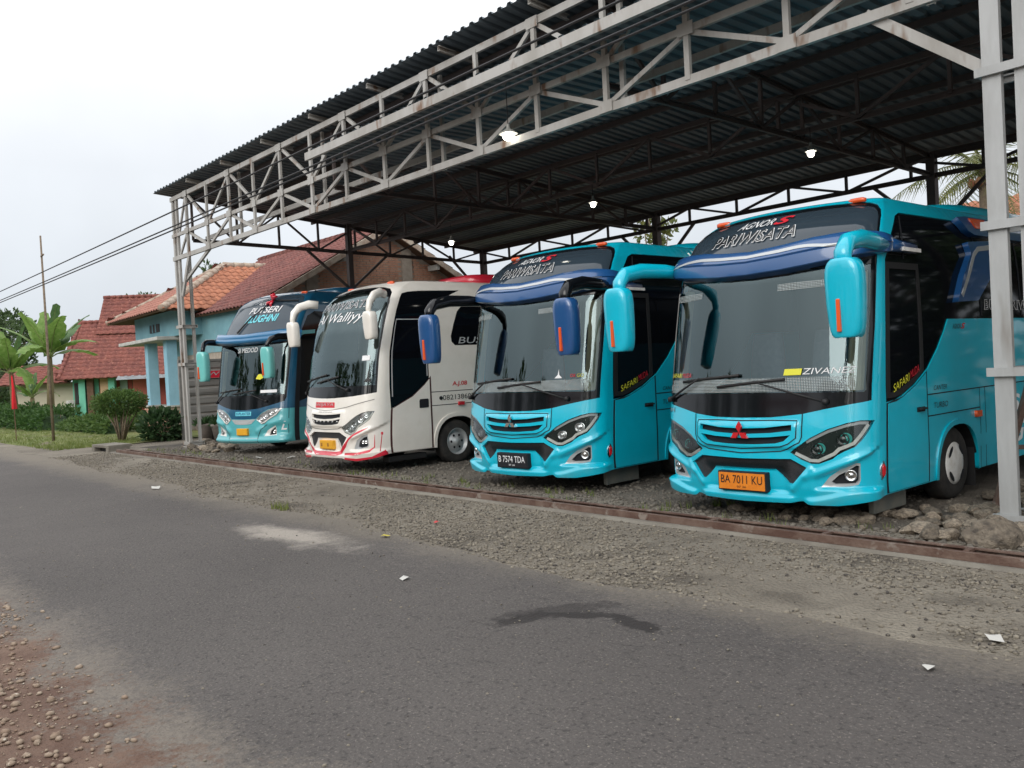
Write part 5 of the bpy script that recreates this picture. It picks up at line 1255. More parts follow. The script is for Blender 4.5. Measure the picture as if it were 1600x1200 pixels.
w_ = hbox(fr, (3.1, .18, .5), (4.3, .26, 2.1), 'window', M_WOOD, MH); hbox(fr, (3.15, .15, .55), (4.25, .2, 2.05), 'shutter', mat('faded red shutter', (.42, .12, .09), rough=.8), w_)
hbox(fr, (2.45, .17, .0), (2.85, .26, 2.0), 'door', mat('grey green door', (.22, .30, .26), rough=.7), MH)
F_ = lambda *p: fr(*p)
roof_plane('roof', MH, F_(-.5, -1.0, 2.15), F_(9.5, -1.0, 2.15), F_(9.5, 3.4, 5.5), F_(-.2, 3.4, 5.5), M_TILE_F, .36, .36, False)
roof_plane('roof', MH, F_(-.6, 8, 2.15), F_(-.6, -1.0, 2.15), F_(-.3, 3.4, 5.5), F_(-.3, 4.4, 5.5), M_TILE_F, .36, .36, False)
roof_plane('roof', MH, F_(.9, 2.2, 4.75), F_(10, 2.2, 4.75), F_(10, 4.9, 7.1), F_(.9, 4.9, 7.1), M_TILE_F, .36, .36, False)
gb = MB(); gb.add([F_(1.05, 2.4, 4.7), F_(1.05, 7.4, 4.7), F_(1.05, 4.9, 7.0)], [(0, 1, 2), (2, 1, 0)]); gb.build('gable', M_WOOD, MH)
ridge(MH, F_(9.5, 3.4, 5.52), F_(-.2, 3.4, 5.52), M_TILE_F, .16); ridge(MH, F_(10, 4.9, 7.12), F_(.9, 4.9, 7.12), M_TILE_F, .16); ridge(MH, F_(-.5, -1.0, 2.18), F_(-.2, 3.4, 5.52), M_TILE_F, .14)
av = MB(); av.add([F_(2.6, -1.6, 1.95), F_(6.5, -1.6, 1.95), F_(6.5, .2, 2.6), F_(2.6, .2, 2.6)], [(0, 1, 2, 3), (3, 2, 1, 0)]); av.build('tin_awning', mat('pale tin', (.45, .48, .50), rough=.5, metal=.3), MH)
hbox(fr, (-3.5, 1.5, 0), (-.1, 6, 2.0), 'annex_wall', mat('cream wall', (.5, .46, .36), rough=.85), MH); roof_plane('roof', MH, F_(-4.2, .6, 2.0), F_(-.3, .6, 2.0), F_(-.3, 3.5, 3.0), F_(-4.2, 3.5, 3.0), M_TILE_F, .42, .42, False)
acu = thing('air_conditioner_unit', 'white box air conditioner unit standing against the mint green wall', 'appliance', fr(.0, -.6, 0))
MB().box((-.3, -.18, .35), (.3, .12, .95)).build('casing', M_SLAB, acu, bevel=.02); MB().box((-.28, -.16, .0), (.28, .1, .33)).build('stand', M_DARK, acu)

# --- roof behind the shelter on the right
RB = thing('tiled_house', 'house with orange red clay tile roof edge showing behind the cyan bus', 'house', (0, 0, 0))
hbox(hframe((0, 0), 0), (-12, 24.2, 0), (-3.5, 30, 4.3), 'wall', mat('plain plaster wall', (.42, .38, .32), rough=.9), RB)
roof_plane('roof', RB, (-12.3, 23.6, 4.25), (-3.2, 23.6, 4.25), (-4, 27, 5.6), (-11, 27, 5.6), M_TILE_O, .3, .33, False)

# --- corrugated metal gate beside the left column, red board and pots in front of it
GT = thing('metal_gate', 'grey ribbed sheet metal gate leaf standing beside the left column', 'gate', (-25.0, 10.75, .45), math.radians(90 + 1))
M_GATE = mat('weathered grey sheet', (.27, .265, .25), (.20, .195, .185), scale=1.5, rough=.6, metal=.2, stretch=(.3, 1, 3))
for k in range(7): 
    z = k * .25; b_ = MB(); b_.add([(-1.6, -.01, z), (4.2, -.01, z), (4.2, -.05, z + .05), (-1.6, -.05, z + .05), (4.2, -.05, z + .20), (-1.6, -.05, z + .20), (4.2, -.01, z + .247), (-1.6, -.01, z + .247)], [(0, 1, 2, 3), (3, 2, 4, 5), (5, 4, 6, 7)]); b_.build('rib_panel', M_GATE, GT)
for z in (-.02, .87, 1.76): part('beam', 'frame_rail', M_GATE, GT, (-1.65, -.03, z), (4.25, -.03, z), .07, .06)
for x in (-1.65, 4.25): part('beam', 'frame_post', M_GATE, GT, (x, -.03, -.45), (x, -.03, 1.8), .07, .07)
sb = thing('red_sign_board', 'narrow red board with grey WIJAYA letters fixed on the sheet metal gate', 'sign', (-24.93, 9.80, 1.70), math.radians(91), None)
MB().box((0, -.05, 0), (1.3, -.02, .20)).build('board', M_RED if 'red bus paint' in MATS else mat('red bus paint', (.62, .02, .045), rough=.3), sb)
obj_text('lettering', sb, 'WIJAYA', (.08, -.055, .035), (1, 0, 0), (0, 0, 1), 1.14, .13, M_TXTG, .1)
# ------------------------------------------------------------------ plants
def leaf_mat(name, c, c2, tr=.35, rnd=.12):
    m = mat(name, c, c2, scale=6, rough=.55, spec=.4, world=True); t = m.node_tree; b = t.nodes['Principled BSDF']
    tl = N('ShaderNodeBsdfTranslucent', t); x = N('ShaderNodeMixShader', t); x.inputs[0].default_value = tr
    t.links.new(b.inputs['Base Color'].links[0].from_socket, tl.inputs[0]); t.links.new(b.outputs[0], x.inputs[1]); t.links.new(tl.outputs[0], x.inputs[2]); t.links.new(x.outputs[0], t.nodes['Material Output'].inputs[0])
    return m
L_BAN = leaf_mat('banana leaf', (.13, .24, .045), (.22, .33, .09)); L_BAN2 = leaf_mat('dark banana leaf', (.07, .14, .05), (.11, .19, .07))
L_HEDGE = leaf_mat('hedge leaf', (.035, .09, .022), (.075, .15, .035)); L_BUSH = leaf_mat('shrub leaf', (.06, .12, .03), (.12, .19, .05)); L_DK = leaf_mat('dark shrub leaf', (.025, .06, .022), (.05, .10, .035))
L_TREE = leaf_mat('tree leaf', (.05, .09, .035), (.085, .13, .05)); L_PALM = leaf_mat('palm leaf', (.08, .11, .03), (.18, .18, .05))
M_BARK = mat('pale bark', (.22, .17, .12), (.14, .105, .075), scale=8, rough=.9, bump=.4, bscale=30); M_STEM = mat('banana stem', (.17, .14, .07), (.10, .075, .04), scale=6, rough=.85, stretch=(1, 1, .15))
def rvec(): 
    while True:
        v_ = Vector((R.uniform(-1, 1), R.uniform(-1, 1), R.uniform(-1, 1)))
        if .05 < v_.length < 1: return v_.normalized()
def leaves(mb, c, n, ls, squash=.5, fold=.25):
    """n small folded leaves, at positions given by generator c"""
    for _ in range(n):
        p, d = c(); d = (d + rvec() * .8).normalized(); s_ = d.cross(rvec()).normalized(); l = ls * R.uniform(.7, 1.3); w = l * squash
        up_ = d.cross(s_); a = p; tip = p + d * l; mid = p + d * l * .5
        mb.add([a, mid + s_ * w * .5 + up_ * w * fold, tip, mid - s_ * w * .5 + up_ * w * fold], [(0, 1, 2), (0, 2, 3)])
def crown(name, parent, m, clumps, per, ls, squash=.5):
    mb = MB()
    for (cx, cy, cz, r) in clumps:
        def g(): 
            d = rvec(); k = r * R.uniform(.45, 1.0); return Vector((cx, cy, cz)) + Vector((d.x * k, d.y * k, d.z * k * .8)), (d + Vector((0, 0, .3)))
        leaves(mb, g, per, ls, squash)
    return mb.build(name, m, parent)
def tree(name, label, loc, h, rad, m, n_cl=22, per=110, ls=.22, group=None, trunk_r=.14, clear=.35):
    T = thing(name, label, 'tree', loc, 0, group); t = MB(); pts = [(0, 0, 0), (R.uniform(-.1, .1), R.uniform(-.1, .1), h * .3), (R.uniform(-.3, .3), R.uniform(-.3, .3), h * .65), (R.uniform(-.3, .3), R.uniform(-.3, .3), h * .9)]
    t.tube(pts, [trunk_r, trunk_r * .8, trunk_r * .5, trunk_r * .15], 8); cl = []
    for k in range(n_cl):
        d = rvec(); q = Vector((d.x * rad, d.y * rad, h * (clear + (1 - clear) * .5) + d.z * h * (1 - clear) * .5)) if k % 3 else Vector((d.x * rad * .6, d.y * rad * .6, h * (clear + (1 - clear) * .55) + d.z * h * (1 - clear) * .35))
        cl.append((q.x, q.y, q.z, rad * R.uniform(.22, .42))); zz = min(h * .85, max(h * .2, q.z * .7)); t.tube([(pts[1][0], pts[1][1], zz * .8), q * .75 + Vector((0, 0, zz * .15)), q], [trunk_r * .4, trunk_r * .22, .01], 5)
    t.build('trunk', M_BARK, T, True); crown('crown', T, m, cl, per, ls)
    return T
def banana(loc, h, label, n=9, big=1.9, rz=0.):
    T = thing('banana_plant', label, 'plant', loc, rz, 'banana plants by the road'); s_ = MB(); top = Vector((R.uniform(-.15, .15), R.uniform(-.15, .15), h * .55))
    s_.tube([(0, 0, 0), (top.x * .5, top.y * .5, h * .3), top], [.17, .14, .09], 10); s_.build('stem', M_STEM, T, True)
    for k in range(n):
        a = k * 2.4 + R.uniform(-.3, .3); up_ = 1.38 - .85 * (k / n) + R.uniform(-.1, .1); L = big * R.uniform(.8, 1.1); d = Vector((math.cos(a) * math.cos(up_), math.sin(a) * math.cos(up_), math.sin(up_)))
        p = top.copy(); rib = [p.copy()]; wd = []
        ns = 14; bend = R.uniform(.05, .15) * (1.2 if up_ < .9 else .6)
        for i in range(ns): p = p + d * (L / ns); d = (d + Vector((0, 0, -bend))).normalized(); rib.append(p.copy())
        mb = MB(); v = []; f = []
        side = Vector((-math.sin(a), math.cos(a), 0)); drop = R.uniform(.15, .5)
        for i, q in enumerate(rib):
            t = i / ns; w = .30 * big / 1.9 * (0.06 if t < .16 else math.sin(min(1, (t - .14) / .86 + .12) * math.pi * .93) ** .55)
            if i in (5, 8, 11) and R.random() < .6: w *= R.uniform(.4, .8)
            tear = R.uniform(-.03, .03)
            v += [q + side * w + Vector((0, 0, -drop * w + tear)), q, q - side * w + Vector((0, 0, -drop * w - tear))]
        for i in range(ns):
            for s2 in (0, 1): f.append((i * 3 + s2, i * 3 + s2 + 1, i * 3 + s2 + 4, i * 3 + s2 + 3))
        mb.add(v, f); lf = mb.build('leaf', L_BAN if k % 3 else L_BAN2, T, True)
        rb = MB(); rb.tube([q + Vector((0, 0, -.012)) for q in rib], [.03 - .024 * i / ns for i in range(ns + 1)], 5); rb.build('midrib', mat('pale midrib', (.22, .26, .10), rough=.6), lf, True)
    return T
b1 = at(76, 600, 38); banana((b1.x, b1.y, 0), 5.4, 'tall banana plant with big upright leaves beside the thin wooden pole', 12, 2.7, .4)
b2 = at(22, 600, 39); banana((b2.x, b2.y, 0), 4.3, 'banana plant with drooping leaves behind the red flag', 11, 2.4, 1.2)
b3 = at(52, 600, 42); banana((b3.x, b3.y, 0), 2.3, 'short young banana plant behind the hedge', 7, 1.4, 2.2)
# hedge behind the lawn
def hedge(x0, x1, y, h, d, n, label, m, ls=.16):
    T = thing('hedge', label, 'hedge', ((x0 + x1) / 2, y, 0)); mb = MB(); hx = (x1 - x0) / 2
    def g():
        x = R.uniform(-hx, hx); hh = h * (.78 + .22 * math.sin(x * 2.1) * math.sin(x * .9 + 1) + .12 * math.sin(x * 5)); a = R.uniform(0, math.pi); k = R.uniform(.7, 1) if R.random() < .8 else R.random()
        return Vector((x, -math.cos(a) * d * k, max(.03, math.sin(a) ** .6 * hh * k))), Vector((0, -math.cos(a), math.sin(a)))
    leaves(mb, g, n, ls); mb.build('foliage', m, T)
    st = MB()
    for x in np.arange(-hx + .3, hx, .6): st.tube([(x, 0, 0), (x + R.uniform(-.1, .1), 0, h * .6)], [.03, .012], 5)
    st.build('stems', M_BARK, T)['kind'] = 'stuff'
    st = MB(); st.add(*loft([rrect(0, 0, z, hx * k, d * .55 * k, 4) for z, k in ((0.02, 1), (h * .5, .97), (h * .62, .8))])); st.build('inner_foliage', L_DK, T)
hedge(-60, -37.2, 9.0, 1.05, .9, 9500, 'low dark green hedge in front of the banana plants', L_HEDGE, .17)
hedge(-37, -31.0, 9.3, .62, .6, 2600, 'low leafy border plants between the hedge and the round shrub', L_BUSH, .16)
def shrub(loc, label, h, r, m, n, ls, stems=9, flat=1.0, low=.4):
    T = thing('shrub', label, 'shrub', loc); st = MB(); mb = MB()
    for k in range(stems):
        a = k * 2.4; q = Vector((math.cos(a) * r * .75 * R.uniform(.4, 1), math.sin(a) * r * .75 * R.uniform(.4, 1), h * R.uniform(.55, .8)))
        st.tube([(q.x * .12, q.y * .12, 0), (q.x * .45, q.y * .45, h * .3), q], [.03, .024, .01], 6)
    st.build('stems', M_BARK, T, True)
    def g():
        d = rvec(); k = R.uniform(.55, 1) * (1 + .12 * math.sin(d.x * 7) * math.sin(d.y * 6 + d.z * 5)); z = h * (low + (1 - low) * .5) + d.z * h * (1 - low) * .5 * k
        return Vector((d.x * r * k, d.y * r * k * flat, z)), d + Vector((0, 0, .4))
    leaves(mb, g, n, ls); mb.build('foliage', m, T); return T
p = gz(190, 690); shrub((p.x, p.y, 0), 'rounded clipped shrub with bare pale stems beside the drain opening', 1.5, .74, L_BUSH, 4600, .085, 12, 1, .5)
p = gz(243, 690); shrub((p.x, p.y + .2, 0), 'dark broad-leaved shrub between the clipped shrub and the left column', .85, .58, L_DK, 800, .20, 8, 1, .0)
p = gz(205, 672); shrub((p.x - 2, p.y + .3, 0), 'low green shrub behind the clipped shrub', .8, .8, L_BUSH, 1500, .12, 6, 1, .05)
# trees
tl = at(5, 600, 62); tree('broad_tree', 'big dark broad-leaved tree rising behind the banana plants', (tl.x, tl.y, 0), 7.2, 2.3, L_TREE, 30, 200, .3, None, .3, .12)
tl = at(-60, 600, 55); tree('broad_tree', 'leafy tree standing at the bend beyond the red flag', (tl.x, tl.y, 0), 6.5, 3.2, L_TREE, 30, 200, .3, None, .28, .1)
tl = at(225, 600, 70); tree('thin_tree', 'sparse thin tree showing above the red roof ridge', (tl.x, tl.y, 0), 8.4, 2.0, L_TREE, 14, 45, .3, None, .12, .72)
tl = at(340, 600, 56); tree('thin_tree', 'sparse thin tree showing above the orange roof ridge', (tl.x, tl.y, 0), 8.9, 1.5, L_TREE, 7, 60, .26, None, .1, .78)
tl = at(1030, 600, 27); tree('slender_tree', 'slender yellow green tree seen between the two cyan buses', (tl.x, tl.y, 0), 6.6, .8, L_PALM, 14, 60, .2, None, .09, .35)
for k, (px_, d_, hh, rr) in enumerate(((-420, 26, 6, 3), (-250, 75, 8, 4))):
    tl = at(px_, 600, d_)
# coconut palm at the right
def palm(loc, h, label, n=20, L=2.6):
    T = thing('coconut_palm', label, 'tree', loc); t = MB(); t.tube([(0, 0, 0), (.1, 0, h * .4), (.05, .1, h)], [.2, .15, .12], 10); t.build('trunk', M_BARK, T, True); top = Vector((.05, .1, h))
    for k in range(n):
        a = k * 2.4 + R.uniform(-.2, .2); e_ = 1.2 - 1.7 * k / n; d = Vector((math.cos(a) * math.cos(e_), math.sin(a) * math.cos(e_), math.sin(e_))); p = top.copy(); mb = MB(); pts = [p.copy()]
        for i in range(16):
            p = p + d * L / 16; d = (d + Vector((0, 0, -.075))).normalized(); pts.append(p.copy()); s_ = d.cross(Vector((0, 0, 1))).normalized(); ll = .62 * math.sin(min(1, (i + 2) / 17) * math.pi) ** .6
            for sg in (-1, 1):
                for o in (0, .5):
                    b_ = p - d * L / 16 * o; tip = b_ + s_ * sg * ll * .75 + d * ll * .45 + Vector((0, 0, -ll * R.uniform(.25, .7))); mb.add([b_ + d * .02, tip, b_ - d * .02], [(0, 1, 2)])
        mb.tube(pts, [.025 - .02 * i / 16 for i in range(17)], 4); mb.build('frond', L_PALM, T)
    nt_ = MB()
    for k in range(6): nt_.add(*loft([rrect(math.cos(k) * .2, math.sin(k) * .2, h - .3 + z, .1 * s_, .1 * s_, 2, 10) for z, s_ in ((-.12, .3), (-.06, .9), (.02, 1), (.1, .4))]))
    nt_.build('coconuts', M_TILE_O, T, True)
tl = at(1545, 600, 21); palm((tl.x, tl.y, 0), 5.6, 'coconut palm behind the rear truss at the galvanised column', 22, 2.4)
# ------------------------------------------------------------------ poles, flag, small things
p = gz(84, 690); q_ = MB(); PO = thing('wooden_pole', 'thin tall wooden pole with a short crossarm by the banana plant', 'pole', (p.x, p.y, 0)); q_.tube([(0, 0, 0), (-.01, 0, 3.2), (-.02, 0, 6.35)], [.045, .038, .026], 8); q_.build('shaft', M_BARK, PO, True)
q_ = MB(); q_.beam((-.1, 0, 5.72), (.42, -.05, 5.72), .04, .04); q_.build('crossarm', M_BARK, PO)
p = at(6, 600, 70); q_ = MB(); q_.tube([(0, 0, 0), (0, 0, 10.2)], [.07, .03], 6); ap = q_.build('antenna_mast', M_STEEL); ap.location = (p.x, p.y, 0); tag(ap, 'thin far-off antenna mast rising above the dark tree', 'mast')
p = gz(26, 690); FL = thing('red_flag', 'small red flag hanging on a thin stick in the grass', 'flag', (p.x, p.y, 0)); q_ = MB(); q_.tube([(0, 0, 0), (-.1, 0, 2.25)], .014, 6); q_.build('stick', M_WOOD, FL)
v = []; f = []
for i in range(9):
    t = i / 8
    for j in range(7):
        s_ = j / 6; w = .06 + .36 * min(1, t * 1.2); v.append((-.10 + .05 * (t) + (s_ - .35) * w, .05 * math.sin(s_ * 9 + t * 2) * (.4 + t), 2.2 - 1.15 * t - .12 * s_ * (1 - t)))
for i in range(8):
    for j in range(6): f.append((i * 7 + j, i * 7 + j + 1, i * 7 + j + 8, i * 7 + j + 7))
link('cloth', mesh(v, f, True), mat('red cloth', (.62, .012, .02), rough=.8), FL)
# drain opening in the kerb
p = gz(158, 706); DR = thing('drain_opening', 'square dark drain opening under a concrete lip at the edge of the grass', 'drain', (p.x, p.y, 0), math.radians(4))
MB().box((-.55, -.02, .10), (.55, .55, .17)).build('lip', M_CONC, DR, bevel=.01); MB().box((-.55, -.02, .0), (-.38, .5, .10)).build('cheek', M_CONC, DR); MB().box((.38, -.02, .0), (.55, .5, .10)).build('cheek', M_CONC, DR); MB().box((-.38, .12, .0), (.38, .5, .098)).build('hollow', M_DARK, DR)
# plant pots by the gate
def pot(loc, label, s=1.):
    T = thing('plant_pot', label, 'pot', loc, 0, 'plant pots by the sheet metal gate'); b_ = MB(); b_.lathe([(.001, 0), (.13 * s, 0), (.19 * s, .34 * s), (.21 * s, .36 * s), (.21 * s, .40 * s), (.18 * s, .40 * s), (.17 * s, .33 * s), (.001, .32 * s)], 18); b_.build('pot', mat('grey clay pot', (.22, .19, .17), (.16, .14, .12), scale=6, rough=.9), T, True)
    m_ = MB()
    def g(): d = rvec(); return Vector((d.x * .12, d.y * .12, .36 * s)), Vector((d.x, d.y, abs(d.z) + .5))
    leaves(m_, g, 60, .24, .35); m_.build('plant', L_DK, T)
for px_, py_, lb in ((322, 688, 'wide grey plant pot with a leafy plant under the gate'), (333, 686, 'grey plant pot with trailing leaves next to the wide pot'), (345, 689, 'grey plant pot beside the stones near the teal bus')):
    p = gz(px_, py_); pot((p.x, p.y, 0), lb, 1.15)
# ------------------------------------------------------------------ stones and gravel
def stone_mesh(seed, lv=3):
    rr = random.Random(seed); bm = bmesh.new(); bmesh.ops.create_icosphere(bm, subdivisions=lv, radius=1.0)
    ax = [Vector((rr.uniform(-1, 1), rr.uniform(-1, 1), rr.uniform(-1, 1))).normalized() for _ in range(12)]; off = [rr.uniform(.45, .85) for _ in range(12)]
    for v_ in bm.verts:
        for a, o in zip(ax, off):
            d = v_.co.dot(a)
            if d > o: v_.co -= a * (d - o) * .85
        v_.co *= 1 + rr.uniform(-.035, .035) + .06 * math.sin(v_.co.x * 5 + seed) * math.sin(v_.co.y * 4) * math.cos(v_.co.z * 6)
    me = bpy.data.meshes.new('stone'); bm.to_mesh(me); bm.free(); me.polygons.foreach_set('use_smooth', [False] * len(me.polygons)); me.materials.append(M_STONE); return me
SM = [stone_mesh(k) for k in range(8)]
def stone(loc, s, label, group, sq=.6):
    o = bpy.data.objects.new('stone', R.choice(SM)); COL.objects.link(o); o.location = (loc[0], loc[1], s * sq * .55); o.scale = (s * R.uniform(.8, 1.25), s * R.uniform(.75, 1.1), s * sq * R.uniform(.85, 1.1)); o.rotation_euler = (R.uniform(-.2, .2), R.uniform(-.2, .2), R.uniform(0, 6.28)); tag(o, label, 'stone', group); return o
p = gz(1552, 852); bs = stone(p, .19, 'largest angular brown boulder at the foot of the galvanised column', None, .85)
G1 = 'stones heaped along the track by the right column'; LB1 = 'fist to head sized brown river stone heaped beside the track and right column'
cnt = 0
while cnt < 150:
    px_ = R.uniform(1110, 1610); py_ = R.uniform(795, 868) if px_ > 1330 else R.uniform(795, 826)
    if py_ > 788 + (px_ - 1100) * .135 + 8: continue
    p = gz(px_, py_)
    if p.y < 7.0: continue
    big = px_ > 1400; stone((p.x + 0, p.y, 0), R.uniform(.045, .10) * (1.25 if big else .9), LB1, G1, .62); cnt += 1
for _ in range(120):
    x, y = R.uniform(-3.75, -1.2), R.uniform(7.6, 11.5); stone((x, y, 0), R.uniform(.06, .13), 'rounded river stone in the cobbled ground beside the cyan bus', 'river stones beside the cyan bus', .5)
for _ in range(34):
    p = gz(R.uniform(300, 372), R.uniform(692, 708)); stone(p, R.uniform(.06, .17), 'grey rubble stone lying before the pots and the teal bus', 'rubble stones by the teal bus', .6)
def scatter(name, n, gen, smin, smax, m, kind='stuff', seed=1):
    rs = np.random.RandomState(seed); t = (1 + 5 ** .5) / 2
    base = np.array([(-1, t, 0), (1, t, 0), (-1, -t, 0), (1, -t, 0), (0, -1, t), (0, 1, t), (0, -1, -t), (0, 1, -t), (t, 0, -1), (t, 0, 1), (-t, 0, -1), (-t, 0, 1)], float); base /= np.linalg.norm(base[0])
    fc = np.array([(0, 11, 5), (0, 5, 1), (0, 1, 7), (0, 7, 10), (0, 10, 11), (1, 5, 9), (5, 11, 4), (11, 10, 2), (10, 7, 6), (7, 1, 8), (3, 9, 4), (3, 4, 2), (3, 2, 6), (3, 6, 8), (3, 8, 9), (4, 9, 5), (2, 4, 11), (6, 2, 10), (8, 6, 7), (9, 8, 1)])
    P = gen(rs, n); n = len(P); s = smin * (smax / smin) ** (rs.rand(n) ** 2.2); a = rs.rand(n) * 6.28
    V = base[None] * (1 + .25 * (rs.rand(n, 12, 1) - .5)) * s[:, None, None] * np.stack([rs.uniform(.8, 1.3, n), rs.uniform(.7, 1.1, n), rs.uniform(.45, .75, n)], 1)[:, None, :]
    c_, s_ = np.cos(a)[:, None], np.sin(a)[:, None]; X = V[:, :, 0] * c_ - V[:, :, 1] * s_; Y = V[:, :, 0] * s_ + V[:, :, 1] * c_
    V = np.stack([X + P[:, 0:1], Y + P[:, 1:2], V[:, :, 2] + P[:, 2:3] + s[:, None] * .2], 2).reshape(-1, 3)
    Fc = (fc[None] + 12 * np.arange(n)[:, None, None]).reshape(-1, 3)
    me = bpy.data.meshes.new(name); me.vertices.add(len(V)); me.vertices.foreach_set('co', V.ravel()); me.loops.add(len(Fc) * 3); me.loops.foreach_set('vertex_index', Fc.ravel().astype(np.int32)); me.polygons.add(len(Fc)); me.polygons.foreach_set('loop_start', (np.arange(len(Fc)) * 3).astype(np.int32)); me.update(calc_edges=True)
    o = link(name, me, m); return tag(o, kind=kind)
M_PEB = mat('pebble gravel', (.13, .113, .09), (.27, .24, .19), scale=14, rough=.9, lo=.3, hi=.7, detail=2, col3=(.06, .053, .048), s3=23, f3=(.55, .62), world=True)
M_PEBD = mat('dirt pebble', (.20, .13, .09), (.36, .29, .22), scale=12, rough=.9, lo=.3, hi=.7, detail=2, col3=(.55, .5, .42), s3=30, f3=(.66, .72), world=True)
def verge(rs, n):
    x = -rs.rand(n * 2) ** 1.5 * 24 + 1.0; y = rs.uniform(4.45, 6.45, n * 2); y0 = np.array([yfar(a) + noise1(a * 1.6, 1) * .17 for a in x]); k = (y > y0 - .05 + rs.randn(n * 2) * .12) & (np.array([noise1(a * 1.4 + b * 2.3, 12) + .5 * noise1(b * 3.1 - a, 8) for a, b in zip(x, y)]) + rs.randn(n * 2) * .35 > -.25)
    return np.stack([x, y, np.full(n * 2, .002)], 1)[k][:n]
tag(scatter('gravel', 30000, verge, .006, .022, M_PEB, seed=3), 'loose grey brown gravel on the verge between road and track', 'gravel')
def yardg(rs, n): return np.stack([-rs.rand(n) ** 1.3 * 23 + .5, 6.98 + rs.rand(n) ** 1.6 * 2.6, np.full(n, .003)], 1)
tag(scatter('gravel', 13000, yardg, .008, .04, mat('yard gravel', (.075, .066, .056), (.19, .17, .14), scale=14, rough=.9, lo=.3, hi=.7, detail=2, world=True), seed=5), 'dark gravel lying under the fronts of the parked buses', 'gravel')
def dirtg(rs, n):
    x = rs.uniform(-10, -2, n * 2); y = rs.uniform(-.6, 1.9, n * 2); e_ = np.array([1.05 + noise1(a * 1.9, 9) * .2 - max(0, a + 3.6) * .1 for a in x]); k = y < e_ + rs.randn(n * 2) * .16 + .1; return np.stack([x, y, np.full(n * 2, .016)], 1)[k][:n]
tag(scatter('dirt_pebbles', 9000, dirtg, .004, .026, M_PEBD, seed=8), 'pale pebbles strewn over the red brown dirt at the road edge', 'pebbles')
def roadg(rs, n): return np.stack([rs.uniform(-14, 0, n), rs.uniform(1.2, 4.8, n), np.full(n, .016)], 1)
tag(scatter('road_grit', 1500, roadg, .003, .010, M_PEB, seed=11), 'scattered grit lying on the asphalt', 'grit')
# litter
def scrap(px_, py_, s, m, label, cat='litter'):
    p = gz(px_, py_, .02); me = mesh([(-s, -s * .6, 0), (s * .3, -s * .7, .3 * s), (s, 0, .05 * s), (.4 * s, s * .6, .35 * s), (-.6 * s, s * .5, .1 * s), (0, 0, .28 * s)], [(0, 1, 5), (1, 2, 5), (2, 3, 5), (3, 4, 5), (4, 0, 5)]); o = link('litter', me, m); o.location = p; o.rotation_euler = (0, 0, R.uniform(0, 6)); tag(o, label, cat)
M_PAPER = mat('white paper', (.5, .49, .46), rough=.8)
scrap(1452, 1043, .045, M_PAPER, 'small white paper scrap on the asphalt near the verge'); scrap(1552, 998, .06, M_PAPER, 'crumpled white wrapper on the gravel verge'); scrap(243, 763, .10, M_PAPER, 'white plastic sheet scrap at the road edge'); scrap(632, 904, .05, M_PAPER, 'pale crumpled paper in the middle of the road'); scrap(602, 838, .05, mat('yellow wrapper', (.6, .5, .05)), 'yellow wrapper on the verge gravel'); scrap(682, 816, .04, mat('red wrapper', (.5, .05, .05)), 'red wrapper on the verge gravel'); scrap(402, 716, .10, M_PAPER, 'white bag lying before the teal bus'); scrap(455, 715, .09, M_PAPER, 'white rag lying between the teal and white buses')
scrap(140, 670, .3, M_PAPER, 'white sack lying by the border plants'); scrap(1590, 842, .07, mat('coloured wrapper', (.5, .35, .1), (.1, .2, .5), scale=30), 'coloured snack wrapper beside the big boulder')
# grass tufts
gt = MB()
def tuft(x, y, n, h):
    for _ in range(n):
        a = R.uniform(0, 6.28); b_ = Vector((x + R.uniform(-.06, .06), y + R.uniform(-.06, .06), 0)); d = Vector((math.cos(a) * .4, math.sin(a) * .4, 1)) * h * R.uniform(.5, 1.1); s_ = Vector((-math.sin(a), math.cos(a), 0)) * .006; gt.add([b_ - s_, b_ + s_, b_ + d], [(0, 1, 2)])
for _ in range(2600):
    x = -25.5 - R.random() ** 1.6 * 24; tuft(x, R.uniform(5.9, 8.6), 5, .11)
for _ in range(60): tuft(R.uniform(-22, -3), R.uniform(6.95, 7.6), 8, .10)
for px_, py_ in ((434, 795), (445, 797), (1120, 792), (1145, 795)): 
    p = gz(px_, py_); tuft(p.x, p.y, 30, .12)
tag(gt.build('grass', leaf_mat('grass blade', (.12, .17, .035), (.20, .23, .06))), 'short grass growing along the road edge and around the yard', 'grass', kind='stuff')

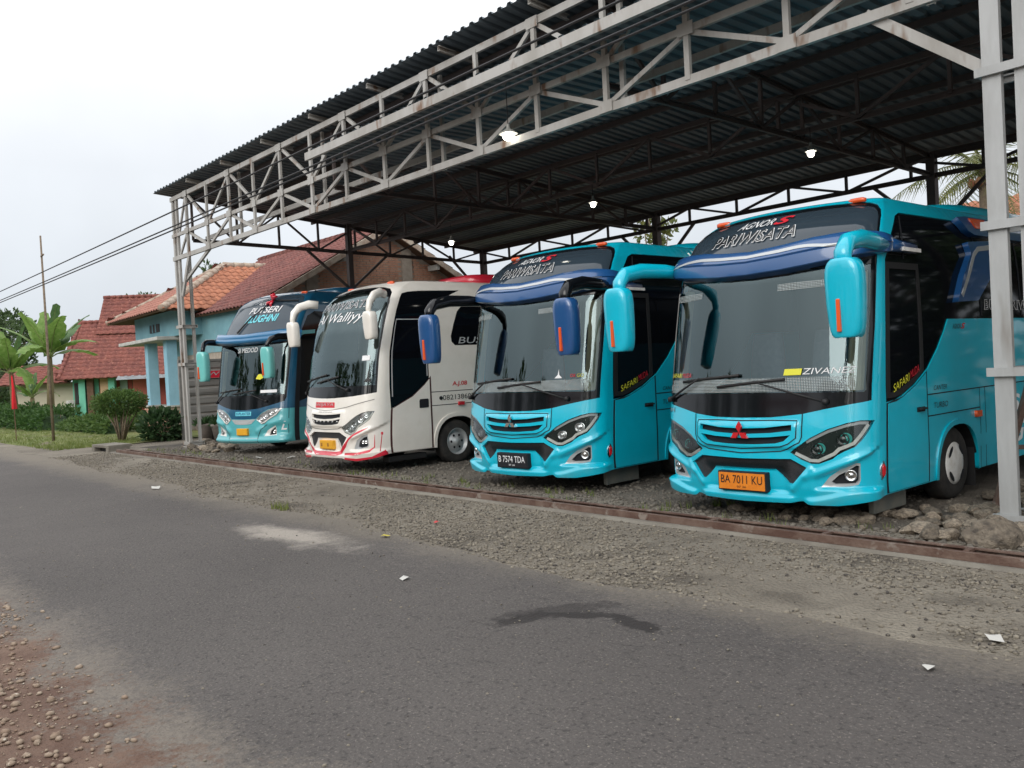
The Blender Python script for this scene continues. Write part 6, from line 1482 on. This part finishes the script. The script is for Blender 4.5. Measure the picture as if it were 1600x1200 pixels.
# ------------------------------------------------------------------ unseen house and trees, added for the glass to reflect
OH = thing('added_house', 'cream house with a red tile roof, added unseen across the road for the glass to reflect', 'house', (0, 0, 0)); fo_ = hframe((-9, -9.5), 0)
hbox(fo_, (-5, -7, 0), (5, 0, 3.1), 'wall', mat('cream plaster wall', (.55, .5, .4), (.48, .43, .34), scale=1.5, rough=.9), OH)
for x in (-3.5, -.6, 2.8):
    w_ = hbox(fo_, (x - .7, -.03, .9), (x + .7, .05, 2.3), 'window', M_SLAB, OH); hbox(fo_, (x - .6, .03, 1.0), (x + .6, .07, 2.2), 'pane', M_DARK, w_)
roof_plane('roof', OH, (-15, -8.7, 3.0), (-3, -8.7, 3.0), (-4.5, -13, 5.2), (-13.5, -13, 5.2), M_TILE_F, .5, .5, False)
for k, (x, y, h, r_) in enumerate(((-24, -13, 8, 3.6), (-17.5, -17, 9, 3.8), (1, -14, 8.5, 3.6), (8, -11, 7.5, 3.4), (-34, -12, 8, 4.2))):  # added trees behind the viewer, mirrored in the windscreens
    tree('broad_tree', 'leafy broad tree added unseen across the road for the glass to reflect', (x, y, 0), h, r_, L_TREE, 26, 60, .6, 'added trees across the road', .25, .12)
for k, (x, y, h, r_) in enumerate(((6.5, 10.5, 7.5, 2.6), (5.5, 15.5, 8, 2.8), (2.6, 20.5, 8, 2.6), (-.8, 21.8, 7, 2.2), (6, 25, 9, 3.4))):  # added trees out of view, darkening the side window reflections
    tree('broad_tree', 'leafy broad tree added unseen past the right end of the shelter for the glass to reflect', (x, y, 0), h, r_, L_TREE, 26, 70, .5, 'added trees right of the shelter', .22, .05)

wd = MB()  # added tree band behind the viewer, a dark base for the reflections
for k in range(70):
    cx, cy, r_ = -60 + k * 1.25 + R.uniform(-1, 1), -26 + R.uniform(-4, 4), R.uniform(1.8, 3.2)
    def g(cx=cx, cy=cy, r_=r_):
        d = rvec(); return Vector((cx + d.x * r_, cy + d.y * r_, max(.1, 2.4 + d.z * r_ * 1.1))), d
    leaves(wd, g, 150, .9)
tag(wd.build('added_wood', L_TREE), 'dark band of trees added unseen far across the road for the glass to reflect', 'wood', kind='stuff')
